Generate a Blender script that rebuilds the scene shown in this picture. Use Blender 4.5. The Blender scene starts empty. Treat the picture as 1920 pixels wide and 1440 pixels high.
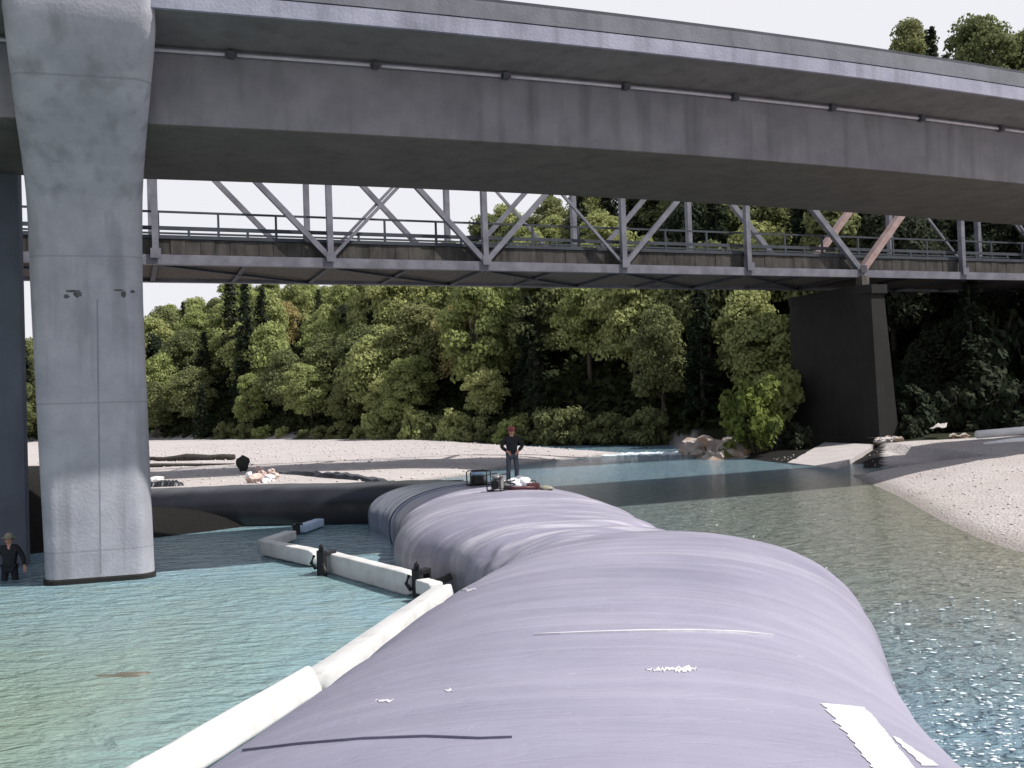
import bpy, bmesh, math, random
import numpy as np
from mathutils import Vector, Matrix, noise
from mathutils.bvhtree import BVHTree

random.seed(7); np.random.seed(7)
S = bpy.context.scene
COL = S.collection
R = math.radians

# ------------------------------------------------------------------ camera
F = 1867.0                      # focal length in pixels of the 1920 px wide photograph
EYE = Vector((0, 0, 3.2))       # river level is z = 0
PITCH = math.atan(45 / F)
ROLL = R(2.0)
_r = Vector((1, 0, 0)); _u = Vector((0, -math.sin(PITCH), math.cos(PITCH))); FW = Vector((0, math.cos(PITCH), math.sin(PITCH)))
RT = _r * math.cos(ROLL) - _u * math.sin(ROLL)
UP = _r * math.sin(ROLL) + _u * math.cos(ROLL)
cam_d = bpy.data.cameras.new('camera'); cam = bpy.data.objects.new('camera', cam_d); COL.objects.link(cam)
cam_d.sensor_width = 36; cam_d.lens = F / 1920 * 36; cam_d.clip_start = 0.1; cam_d.clip_end = 3000
M3 = Matrix((RT, UP, -FW)).transposed()
cam.matrix_world = Matrix.Translation(EYE) @ M3.to_4x4()
S.camera = cam

# ------------------------------------------------------------------ light
SUN = Vector((0.80, -0.09, 1.0)).normalized()      # towards the sun: high, from the right, slightly behind the camera
sd = bpy.data.lights.new('sun', 'SUN'); sd.energy = 4.6; sd.angle = R(0.55); sd.color = (1.0, 0.955, 0.90)
so = bpy.data.objects.new('sun', sd); COL.objects.link(so)
so.rotation_euler = SUN.to_track_quat('Z', 'Y').to_euler()
W = bpy.data.worlds.new("World"); S.world = W; W.use_nodes = True
nt = W.node_tree; nt.nodes.clear()
sky = nt.nodes.new('ShaderNodeTexSky'); sky.sky_type = 'NISHITA'; sky.sun_disc = False
sky.sun_elevation = math.asin(SUN.z); sky.sun_rotation = math.atan2(SUN.x, SUN.y)
sky.air_density = 1.0; sky.dust_density = 2.5; sky.ozone_density = 1.6
tc = nt.nodes.new('ShaderNodeTexCoord'); sx = nt.nodes.new('ShaderNodeSeparateXYZ')
mr = nt.nodes.new('ShaderNodeMapRange'); mr.inputs['From Min'].default_value = 0.38; mr.inputs['From Max'].default_value = 0.75
mr.inputs['To Min'].default_value = 0.96; mr.inputs['To Max'].default_value = 0.16
mx = nt.nodes.new('ShaderNodeMix'); mx.data_type = 'RGBA'
bg = nt.nodes.new('ShaderNodeBackground'); bg.inputs['Strength'].default_value = 0.10
ow = nt.nodes.new('ShaderNodeOutputWorld')
L = nt.links.new
L(tc.outputs['Generated'], sx.inputs[0]); L(sx.outputs['Z'], mr.inputs['Value']); L(mr.outputs[0], mx.inputs['Factor'])
L(sky.outputs[0], mx.inputs['A']); mx.inputs['B'].default_value = (6.5, 6.5, 6.8, 1)     # thin white haze low in the sky
L(mx.outputs['Result'], bg.inputs['Color']); L(bg.outputs[0], ow.inputs[0])
S.view_settings.view_transform = 'Standard'; S.view_settings.look = 'None'
S.view_settings.exposure = 0.45; S.view_settings.gamma = 1.0; S.view_settings.use_curve_mapping = False
S.render.engine = 'CYCLES'

# ------------------------------------------------------------------ helpers
def ray(x, y):
    d = FW + RT * ((x - 960) / F) + UP * ((720 - y) / F)
    return d
def P(x, y, Y=None, z=None):
    d = ray(x, y)
    if Y is not None: return EYE + d * (Y / d.y)
    return EYE + d * ((z - EYE.z) / d.z)
def HOR(x): return 765 - math.tan(ROLL) * (x - 960)
def proj(p):
    q = Vector(p) - EYE; dz = q.dot(FW)
    return 960 + F * q.dot(RT) / dz, 720 - F * q.dot(UP) / dz

def tag(o, label=None, cat=None, group=None, kind=None):
    if label: o['label'] = label
    if cat: o['category'] = cat
    if group: o['group'] = group
    if kind: o['kind'] = kind
    return o
def thing(name, label, cat, loc=(0, 0, 0), rz=0, group=None):
    o = bpy.data.objects.new(name, None); COL.objects.link(o); o.empty_display_size = 0.3
    o.location = loc; o.rotation_euler = (0, 0, rz)
    return tag(o, label, cat, group)
def link(name, me, mat, parent=None):
    o = bpy.data.objects.new(name, me); COL.objects.link(o)
    if mat is not None:
        me.materials.clear(); me.materials.append(mat)
    if parent is not None:
        o.parent = parent
        if parent.type == 'EMPTY' or True:
            pass
    return o

class MB:
    def __init__(s): s.v = []; s.f = []
    def add(s, vs, fs):
        n = len(s.v); s.v += [Vector(p) for p in vs]; s.f += [[i + n for i in f] for f in fs]; return s
    def hexa(s, p):                    # 8 corners: bottom 4 then top 4
        return s.add(p, [(3, 2, 1, 0), (4, 5, 6, 7), (0, 1, 5, 4), (1, 2, 6, 5), (2, 3, 7, 6), (3, 0, 4, 7)])
    def box(s, c, d, M=None):
        c = Vector(c); a, b, e = d[0] / 2, d[1] / 2, d[2] / 2
        p = [Vector((i, j, k)) for k in (-e, e) for i, j in ((-a, -b), (a, -b), (a, b), (-a, b))]
        if M is not None: p = [M @ q for q in p]
        return s.hexa([c + q for q in p])
    def bar(s, p, q, w, h=None, up=Vector((0, 0, 1))):
        p = Vector(p); q = Vector(q); h = h or w
        d = (q - p).normalized(); sd_ = d.cross(up)
        if sd_.length < 1e-4: sd_ = Vector((1, 0, 0))
        sd_.normalize(); u = sd_.cross(d)
        c = [(-1, -1), (1, -1), (1, 1), (-1, 1)]
        return s.add([p + sd_ * a * w / 2 + u * b * h / 2 for a, b in c] + [q + sd_ * a * w / 2 + u * b * h / 2 for a, b in c],
                     [(3, 2, 1, 0), (4, 5, 6, 7), (0, 1, 5, 4), (1, 2, 6, 5), (2, 3, 7, 6), (3, 0, 4, 7)])
    def tube(s, pts, rad, n=8, cap=True):
        pts = [Vector(p) for p in pts]; k = len(pts)
        if not hasattr(rad, '__len__'): rad = [rad] * k
        base = len(s.v)
        ref = Vector((0.13, 0.21, 0.97)).normalized()
        for i, p in enumerate(pts):
            d = (pts[min(i + 1, k - 1)] - pts[max(i - 1, 0)]).normalized()
            a = d.cross(ref)
            if a.length < 1e-3: a = d.cross(Vector((1, 0, 0)))
            a.normalize(); b = a.cross(d)
            for j in range(n):
                t = 2 * math.pi * j / n
                s.v.append(p + (a * math.cos(t) + b * math.sin(t)) * rad[i])
        for i in range(k - 1):
            for j in range(n):
                a0 = base + i * n + j; a1 = base + i * n + (j + 1) % n
                s.f.append([a0, a1, a1 + n, a0 + n])
        if cap:
            s.f.append([base + j for j in range(n)][::-1]); s.f.append([base + (k - 1) * n + j for j in range(n)])
        return s
    def ell(s, c, r, n=12, m=8, jit=0, seed=0, M=None):
        c = Vector(c); base = len(s.v); rr = random.Random(seed)
        off = Vector((rr.random() * 50, rr.random() * 50, rr.random() * 50))
        def pt(q):
            q = Vector(q); k = 1 + (jit * noise.noise(q * 1.6 + off) if jit else 0)
            q = Vector((q.x * r[0], q.y * r[1], q.z * r[2])) * k
            if M is not None: q = M @ q
            return c + q
        s.v.append(pt((0, 0, 1)))
        for i in range(1, m):
            th = math.pi * i / m
            for j in range(n):
                ph = 2 * math.pi * j / n
                s.v.append(pt((math.sin(th) * math.cos(ph), math.sin(th) * math.sin(ph), math.cos(th))))
        s.v.append(pt((0, 0, -1))); last = len(s.v) - 1
        for j in range(n): s.f.append([base, base + 1 + j, base + 1 + (j + 1) % n])
        for i in range(m - 2):
            for j in range(n):
                a = base + 1 + i * n + j; b = base + 1 + i * n + (j + 1) % n
                s.f.append([a, a + n, b + n, b])
        o = base + 1 + (m - 2) * n
        for j in range(n): s.f.append([o + j, last, o + (j + 1) % n])
        return s
    def loft(s, rings, closed=True, caps=True):
        n = len(rings[0]); base = len(s.v)
        for r in rings: s.v += [Vector(p) for p in r]
        for i in range(len(rings) - 1):
            for j in range(n if closed else n - 1):
                a = base + i * n + j; b = base + i * n + (j + 1) % n
                s.f.append([a, b, b + n, a + n])
        if closed and caps:
            s.f.append([base + j for j in range(n)][::-1]); s.f.append([base + (len(rings) - 1) * n + j for j in range(n)])
        return s
    def build(s, name, mat, parent=None, smooth=False, bevel=0, loc=None):
        me = bpy.data.meshes.new(name)
        org = Vector((0, 0, 0))
        if parent is None and loc is not None: org = Vector(loc)
        if parent is not None:                       # geometry given in world space for world-built things
            inv = parent.matrix_basis.inverted() if parent.get('_w') else None
        me.from_pydata([tuple(p - org) for p in s.v], [], s.f); me.update()
        bm = bmesh.new(); bm.from_mesh(me); bmesh.ops.recalc_face_normals(bm, faces=bm.faces)
        if bevel: bmesh.ops.bevel(bm, geom=[e for e in bm.edges if e.calc_face_angle(0) > 0.5], offset=bevel, segments=2, affect='EDGES', profile=0.7)
        bm.to_mesh(me); bm.free()
        if smooth:
            for p in me.polygons: p.use_smooth = True
        o = link(name, me, mat, parent); o.location = org
        return o

def worldparts(root):
    """parts of a thing were written in world coordinates: move them into the frame of its empty"""
    inv = (Matrix.Translation(root.location) @ root.rotation_euler.to_matrix().to_4x4()).inverted()
    for ch in root.children:
        if ch.type == 'MESH':
            me = ch.data
            me.transform(inv)
            for g in ch.children: g.data.transform(inv)
    return root

def nodes(name):
    m = bpy.data.materials.new(name); m.use_nodes = True
    t = m.node_tree; b = t.nodes['Principled BSDF']
    return m, t, b
def mat(name, c1, c2=None, scale=3.0, rough=0.8, spec=0.3, bump=0.0, bscale=20.0, metal=0.0, detail=6, c3=None, s3=0.4, stretch=None, dist=0.05, f=(0.35, 0.65)):
    """two or three colours mixed by noise in object space, with bump"""
    m, t, b = nodes(name); N = t.nodes; K = t.links.new
    b.inputs['Roughness'].default_value = rough; b.inputs['Metallic'].default_value = metal
    b.inputs['Specular IOR Level'].default_value = spec
    co = N.new('ShaderNodeTexCoord'); vec = co.outputs['Object']
    if stretch:
        mp = N.new('ShaderNodeMapping'); mp.inputs['Scale'].default_value = stretch; K(vec, mp.inputs[0]); vec = mp.outputs[0]
    if c2 is None: c2 = tuple(c * 0.75 for c in c1)
    n = N.new('ShaderNodeTexNoise'); n.inputs['Scale'].default_value = scale; n.inputs['Detail'].default_value = detail; n.inputs['Roughness'].default_value = 0.6
    K(vec, n.inputs['Vector'])
    r = N.new('ShaderNodeMapRange'); r.inputs['From Min'].default_value = f[0]; r.inputs['From Max'].default_value = f[1]; K(n.outputs['Fac'], r.inputs['Value'])
    mix = N.new('ShaderNodeMix'); mix.data_type = 'RGBA'; K(r.outputs[0], mix.inputs['Factor'])
    mix.inputs['A'].default_value = (*c1, 1); mix.inputs['B'].default_value = (*c2, 1); out = mix.outputs['Result']
    if c3:
        n3 = N.new('ShaderNodeTexNoise'); n3.inputs['Scale'].default_value = s3; n3.inputs['Detail'].default_value = 4; K(vec, n3.inputs['Vector'])
        r3 = N.new('ShaderNodeMapRange'); r3.inputs['From Min'].default_value = 0.48; r3.inputs['From Max'].default_value = 0.68; K(n3.outputs['Fac'], r3.inputs['Value'])
        m3 = N.new('ShaderNodeMix'); m3.data_type = 'RGBA'; K(r3.outputs[0], m3.inputs['Factor']); K(out, m3.inputs['A']); m3.inputs['B'].default_value = (*c3, 1); out = m3.outputs['Result']
    K(out, b.inputs['Base Color'])
    if bump:
        nb = N.new('ShaderNodeTexNoise'); nb.inputs['Scale'].default_value = bscale; nb.inputs['Detail'].default_value = 5; K(vec, nb.inputs['Vector'])
        bp = N.new('ShaderNodeBump'); bp.inputs['Strength'].default_value = bump; bp.inputs['Distance'].default_value = dist
        K(nb.outputs['Fac'], bp.inputs['Height']); K(bp.outputs[0], b.inputs['Normal'])
    return m

def concrete(name, a, bcol, joints=0.0, streak=1.0):
    """board-marked concrete with vertical water streaks, mottling and horizontal pour joints"""
    m, t, b = nodes(name); N = t.nodes; K = t.links.new
    b.inputs['Roughness'].default_value = 0.85; b.inputs['Specular IOR Level'].default_value = 0.25
    co = N.new('ShaderNodeTexCoord'); vec = co.outputs['Object']
    n1 = N.new('ShaderNodeTexNoise'); n1.inputs['Scale'].default_value = 0.9; n1.inputs['Detail'].default_value = 9; n1.inputs['Roughness'].default_value = 0.65; K(vec, n1.inputs['Vector'])
    mp = N.new('ShaderNodeMapping'); mp.inputs['Scale'].default_value = (2.2, 2.2, 0.22); K(vec, mp.inputs[0])
    n2 = N.new('ShaderNodeTexNoise'); n2.inputs['Scale'].default_value = 1.0; n2.inputs['Detail'].default_value = 6; K(mp.outputs[0], n2.inputs['Vector'])
    r1 = N.new('ShaderNodeMapRange'); r1.inputs['From Min'].default_value = 0.32; r1.inputs['From Max'].default_value = 0.68; K(n1.outputs['Fac'], r1.inputs['Value'])
    mix = N.new('ShaderNodeMix'); mix.data_type = 'RGBA'; mix.inputs['A'].default_value = (*a, 1); mix.inputs['B'].default_value = (*bcol, 1); K(r1.outputs[0], mix.inputs['Factor'])
    r2 = N.new('ShaderNodeMapRange'); r2.inputs['From Min'].default_value = 0.5; r2.inputs['From Max'].default_value = 0.75; r2.inputs['To Max'].default_value = 0.45 * streak; K(n2.outputs['Fac'], r2.inputs['Value'])
    mk = N.new('ShaderNodeMix'); mk.data_type = 'RGBA'; K(r2.outputs[0], mk.inputs['Factor']); K(mix.outputs['Result'], mk.inputs['A']); mk.inputs['B'].default_value = (a[0] * .42, a[1] * .42, a[2] * .42, 1)
    out = mk.outputs['Result']
    if joints:
        sz = N.new('ShaderNodeSeparateXYZ'); K(vec, sz.inputs[0])
        w = N.new('ShaderNodeMath'); w.operation = 'PINGPONG'; w.inputs[1].default_value = joints / 2; K(sz.outputs['Z'], w.inputs[0])
        lt = N.new('ShaderNodeMath'); lt.operation = 'LESS_THAN'; lt.inputs[1].default_value = 0.022; K(w.outputs[0], lt.inputs[0])
        ml = N.new('ShaderNodeMath'); ml.operation = 'MULTIPLY'; ml.inputs[1].default_value = 0.4; K(lt.outputs[0], ml.inputs[0])
        mj = N.new('ShaderNodeMix'); mj.data_type = 'RGBA'; K(ml.outputs[0], mj.inputs['Factor']); K(out, mj.inputs['A']); mj.inputs['B'].default_value = (a[0] * .45, a[1] * .45, a[2] * .45, 1); out = mj.outputs['Result']
    K(out, b.inputs['Base Color'])
    nb = N.new('ShaderNodeTexNoise'); nb.inputs['Scale'].default_value = 14; nb.inputs['Detail'].default_value = 8; K(vec, nb.inputs['Vector'])
    bp = N.new('ShaderNodeBump'); bp.inputs['Strength'].default_value = 0.35; bp.inputs['Distance'].default_value = 0.03
    K(nb.outputs['Fac'], bp.inputs['Height']); K(bp.outputs[0], b.inputs['Normal'])
    return m

def water_mat(name, c1, c2, c3, near_bank=None, rough=0.09, b1=0.5, b2=0.35):
    m, t, b = nodes(name); N = t.nodes; K = t.links.new
    b.inputs['Roughness'].default_value = rough; b.inputs['IOR'].default_value = 1.33; b.inputs['Specular IOR Level'].default_value = 0.5
    co = N.new('ShaderNodeTexCoord'); vec = co.outputs['Object']
    n = N.new('ShaderNodeTexNoise'); n.inputs['Scale'].default_value = 0.13; n.inputs['Detail'].default_value = 4; K(vec, n.inputs['Vector'])
    r = N.new('ShaderNodeMapRange'); r.inputs['From Min'].default_value = 0.38; r.inputs['From Max'].default_value = 0.62; K(n.outputs['Fac'], r.inputs['Value'])
    mix = N.new('ShaderNodeMix'); mix.data_type = 'RGBA'; mix.inputs['A'].default_value = (*c1, 1); mix.inputs['B'].default_value = (*c2, 1); K(r.outputs[0], mix.inputs['Factor'])
    n2 = N.new('ShaderNodeTexNoise'); n2.inputs['Scale'].default_value = 0.9; n2.inputs['Detail'].default_value = 5; K(vec, n2.inputs['Vector'])
    r2 = N.new('ShaderNodeMapRange'); r2.inputs['From Min'].default_value = 0.52; r2.inputs['From Max'].default_value = 0.72; r2.inputs['To Max'].default_value = 0.6; K(n2.outputs['Fac'], r2.inputs['Value'])
    mx2 = N.new('ShaderNodeMix'); mx2.data_type = 'RGBA'; K(r2.outputs[0], mx2.inputs['Factor']); K(mix.outputs['Result'], mx2.inputs['A']); mx2.inputs['B'].default_value = (*c3, 1)
    out = mx2.outputs['Result']
    if near_bank:                       # bed colour along the right shore; in the pool, green near, painted sky-reflection blue farther
        at = N.new('ShaderNodeAttribute'); at.attribute_name = 'shallow_sky_mask'
        mb = N.new('ShaderNodeMix'); mb.data_type = 'RGBA'; K(at.outputs['Fac'], mb.inputs['Factor']); K(out, mb.inputs['A']); mb.inputs['B'].default_value = (*near_bank, 1); out = mb.outputs['Result']
    K(out, b.inputs['Base Color'])
    mp = N.new('ShaderNodeMapping'); mp.inputs['Scale'].default_value = (0.8, 1.6, 1); mp.inputs['Rotation'].default_value = (0, 0, R(12)); K(vec, mp.inputs[0])
    w1 = N.new('ShaderNodeTexNoise'); w1.inputs['Scale'].default_value = 1.9; w1.inputs['Detail'].default_value = 3; w1.inputs['Distortion'].default_value = 0.6; K(mp.outputs[0], w1.inputs['Vector'])
    w2 = N.new('ShaderNodeTexNoise'); w2.inputs['Scale'].default_value = 7.5; w2.inputs['Detail'].default_value = 4; w2.inputs['Distortion'].default_value = 0.4; K(mp.outputs[0], w2.inputs['Vector'])
    p1 = N.new('ShaderNodeBump'); p1.inputs['Strength'].default_value = b1; p1.inputs['Distance'].default_value = 0.40; K(w1.outputs['Fac'], p1.inputs['Height'])
    p2 = N.new('ShaderNodeBump'); p2.inputs['Strength'].default_value = b2; p2.inputs['Distance'].default_value = 0.13; K(w2.outputs['Fac'], p2.inputs['Height']); K(p1.outputs[0], p2.inputs['Normal'])
    K(p2.outputs[0], b.inputs['Normal'])
    return m

def foliage(name, a, bcol, c):
    m, t, b = nodes(name); N = t.nodes; K = t.links.new
    co = N.new('ShaderNodeTexCoord'); oi = N.new('ShaderNodeObjectInfo')
    n = N.new('ShaderNodeTexNoise'); n.inputs['Scale'].default_value = 0.55; n.inputs['Detail'].default_value = 3; K(co.outputs['Object'], n.inputs['Vector'])
    r = N.new('ShaderNodeMapRange'); r.inputs['From Min'].default_value = 0.35; r.inputs['From Max'].default_value = 0.65; K(n.outputs['Fac'], r.inputs['Value'])
    mix = N.new('ShaderNodeMix'); mix.data_type = 'RGBA'; mix.inputs['A'].default_value = (*a, 1); mix.inputs['B'].default_value = (*bcol, 1); K(r.outputs[0], mix.inputs['Factor'])
    r2 = N.new('ShaderNodeMapRange'); r2.inputs['From Min'].default_value = 0.2; r2.inputs['From Max'].default_value = 1.0; r2.inputs['To Max'].default_value = 0.75; K(oi.outputs['Random'], r2.inputs['Value'])
    m2 = N.new('ShaderNodeMix'); m2.data_type = 'RGBA'; K(r2.outputs[0], m2.inputs['Factor']); K(mix.outputs['Result'], m2.inputs['A']); m2.inputs['B'].default_value = (*c, 1)
    b.inputs['Roughness'].default_value = 0.75; b.inputs['Specular IOR Level'].default_value = 0.08
    K(m2.outputs['Result'], b.inputs['Base Color'])
    tr = N.new('ShaderNodeBsdfTranslucent'); K(m2.outputs['Result'], tr.inputs['Color'])
    ms = N.new('ShaderNodeMixShader'); ms.inputs[0].default_value = 0.36; K(b.outputs[0], ms.inputs[1]); K(tr.outputs[0], ms.inputs[2])
    K(ms.outputs[0], t.nodes['Material Output'].inputs['Surface'])
    return m

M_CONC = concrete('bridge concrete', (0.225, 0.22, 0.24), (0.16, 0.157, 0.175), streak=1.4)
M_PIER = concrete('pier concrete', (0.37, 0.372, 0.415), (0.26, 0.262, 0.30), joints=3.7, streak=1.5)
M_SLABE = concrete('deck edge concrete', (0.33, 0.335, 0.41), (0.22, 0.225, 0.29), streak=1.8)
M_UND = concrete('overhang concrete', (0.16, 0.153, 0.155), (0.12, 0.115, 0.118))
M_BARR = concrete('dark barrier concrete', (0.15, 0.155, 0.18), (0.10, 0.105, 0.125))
M_DARKC = concrete('stained and shaded concrete', (0.022, 0.0215, 0.021), (0.015, 0.0145, 0.014))  # waterline stain tone; on the truss piers it paints their shade
M_BLUEC = concrete('shaded column concrete', (0.13, 0.145, 0.185), (0.10, 0.11, 0.14))  # blue dark tone paints the shade on the left column
M_SLAB = concrete('footing slab concrete', (0.42, 0.395, 0.39), (0.34, 0.315, 0.31), streak=0.5)
M_STEEL = mat('grey painted steel', (0.175, 0.178, 0.212), (0.105, 0.105, 0.13), scale=1.3, rough=0.6, spec=0.4, bump=0.1)
M_STEELD = mat('dark weathered steel', (0.045, 0.055, 0.07), (0.03, 0.035, 0.045), scale=1.3, rough=0.65)
M_RUST = mat('rusty pink primer steel', (0.36, 0.27, 0.26), (0.27, 0.18, 0.165), scale=2.5, rough=0.8)
M_TIMB = mat('bridge deck timber', (0.15, 0.135, 0.115), (0.06, 0.055, 0.05), scale=1.2, rough=0.9, stretch=(5, 5, 1), bump=0.3)
M_BLACK = mat('black rubber', (0.012, 0.012, 0.014), (0.02, 0.02, 0.022), rough=0.5)
M_WHITEF = mat('white coated fabric', (0.56, 0.56, 0.555), (0.43, 0.43, 0.425), scale=2.2, rough=0.55, bump=0.35, bscale=5, dist=0.03, f=(0.45, 0.75))
M_BLUEF = mat('pale blue float', (0.42, 0.52, 0.66), (0.34, 0.44, 0.6), rough=0.5)
M_WHITE = mat('white plastic and lit gravel', (0.82, 0.82, 0.83), (0.68, 0.68, 0.70), scale=5, rough=0.5, bump=0.2, bscale=9)
M_SKIN = mat('skin', (0.50, 0.27, 0.20), (0.44, 0.23, 0.17), rough=0.6)
M_RED = mat('faded red cloth', (0.33, 0.09, 0.10), (0.25, 0.07, 0.08), rough=0.8)
M_MAROON = mat('maroon plastic', (0.10, 0.03, 0.035), (0.06, 0.02, 0.025), rough=0.5)
M_JACK = mat('black jacket cloth', (0.014, 0.015, 0.018), (0.022, 0.024, 0.03), rough=0.85, bump=0.4, bscale=12)
M_PANTS = mat('grey blue trousers', (0.10, 0.115, 0.145), (0.07, 0.08, 0.10), rough=0.85, bump=0.4, bscale=12)
M_BOOT = mat('dark boots', (0.015, 0.014, 0.013), rough=0.6)
M_TAN = mat('straw hat', (0.30, 0.29, 0.22), (0.24, 0.23, 0.17), rough=0.9)
M_GREYM = mat('grey engine metal', (0.28, 0.28, 0.28), (0.16, 0.16, 0.16), scale=6, rough=0.5, metal=0.4)
M_LBLUE = mat('light blue plastic', (0.35, 0.50, 0.66), (0.28, 0.42, 0.58), rough=0.45)
M_OLIVE = mat('dark green canvas', (0.035, 0.045, 0.035), (0.02, 0.026, 0.022), rough=0.85, bump=0.4, bscale=6)
M_LOG = mat('dark waterlogged wood', (0.030, 0.028, 0.026), (0.055, 0.05, 0.045), scale=5, rough=0.9, bump=0.5)
M_ROCK = mat('pale rock', (0.42, 0.37, 0.33), (0.28, 0.24, 0.21), scale=1.2, rough=0.9, bump=0.6, bscale=4, c3=(0.30, 0.16, 0.08), s3=0.7)
M_PINKR = mat('pinkish rubble', (0.62, 0.50, 0.46), (0.44, 0.32, 0.28), scale=2.5, rough=0.9, bump=0.4)
M_BARK = mat('bark', (0.09, 0.075, 0.06), (0.05, 0.042, 0.035), scale=4, rough=0.95, bump=0.4, stretch=(3, 3, 1))
M_PVC = mat('white pipe', (0.80, 0.80, 0.80), (0.66, 0.66, 0.68), scale=1.5, rough=0.4)

# ------------------------------------------------------------------ main water-filled tube: centre line, half width, height of the crest
TS = [  # Y, centre x, half width, crest z
    (-4.0, -0.15, 3.15, 1.45), (2.0, 0.0, 3.3, 1.45), (5.0, 0.14, 3.2, 1.44), (8.0, 0.54, 2.86, 1.42),
    (11.0, 1.12, 2.88, 1.38), (13.8, 1.80, 2.98, 1.28), (16.3, 2.26, 3.0, 1.06), (18.6, 2.25, 2.75, 0.80),
    (20.6, 1.75, 2.2, 0.64), (22.6, 1.0, 2.65, 0.78), (25.0, 0.15, 3.15, 0.95), (28.0, -0.25, 3.0, 0.93),
    (30.0, -0.75, 2.9, 0.88), (32.0, -1.3, 2.8, 0.82), (34.0, -2.0, 2.65, 0.72), (36.0, -3.1, 2.5, 0.60)]
def cat(vals, t):
    i = int(max(0, min(len(vals) - 2, math.floor(t)))); u = t - i
    g = lambda k: vals[max(0, min(len(vals) - 1, k))]
    a, b, c, d = g(i - 1), g(i), g(i + 1), g(i + 2)
    return 0.5 * ((2 * b) + (-a + c) * u + (2 * a - 5 * b + 4 * c - d) * u * u + (-a + 3 * b - 3 * c + d) * u ** 3)
CH = [[s[k] for s in TS] for k in range(4)]
def station(t):
    return [cat(CH[k], t) for k in range(4)]
def Tof(Y):                      # station parameter for a given Y
    lo, hi = 0.0, len(TS) - 1.0
    for _ in range(40):
        m = (lo + hi) / 2
        if cat(CH[0], m) < Y: lo = m
        else: hi = m
    return lo
def centre(t):
    s = station(t); return Vector((s[1], s[0], 0))
ZC = -0.35
def tube_ring(t, n, seg=True):
    Y, cx, hw, zt = station(t)
    c = centre(t); d = (centre(min(t + .05, len(TS) - 1)) - centre(max(t - .05, 0))).normalized()
    side = Vector((d.y, -d.x, 0)); b = zt - ZC
    ring = []
    for j in range(n):
        th = 2 * math.pi * j / n
        ct, st = math.cos(th), math.sin(th)
        e = 2 / 2.35
        x = math.copysign(abs(ct) ** e, ct); z = math.copysign(abs(st) ** e, st)
        k = 1.0
        # long soft creases and wrinkles of the sheeting; strong folds at the two pinches
        fold = math.exp(-((Y - 20.3) / 2.6) ** 2) * 1.0 + math.exp(-((Y - 28.8) / 1.2) ** 2) * .5 + 0.10
        q = Vector((math.cos(th) * 1.3, math.sin(th) * 1.3, Y * 0.55))
        k += 0.040 * fold * noise.noise(Vector((th * 1.1, Y * 1.9, 3.1))) * 2.0
        k += 0.016 * fold * noise.noise(Vector((th * 2.6, Y * 4.2, 7.7))) * 2.0
        k += 0.006 * noise.noise(q)
        wob = 0.35 * math.sin(th * 2 + 0.6)
        for Ys, hh, ww in ((12.05, .012, .07), (15.1, .006, .06), (18.3, .014, .10), (24.6, .010, .09)):   # raised seams across
            k += hh * math.exp(-((Y + wob * .4 - Ys) / ww) ** 2)
        k -= 0.010 * math.exp(-((Y + 0.5 * math.cos(th) - 8.9) / 0.06) ** 2) * (1 if math.cos(th) < 0.25 else 0.0)
        p = c + side * (x * hw * k); p.z = ZC + z * b * k
        if z < 0: p.z = ZC + z * 1.6
        ring.append(p)
    return ring

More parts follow.
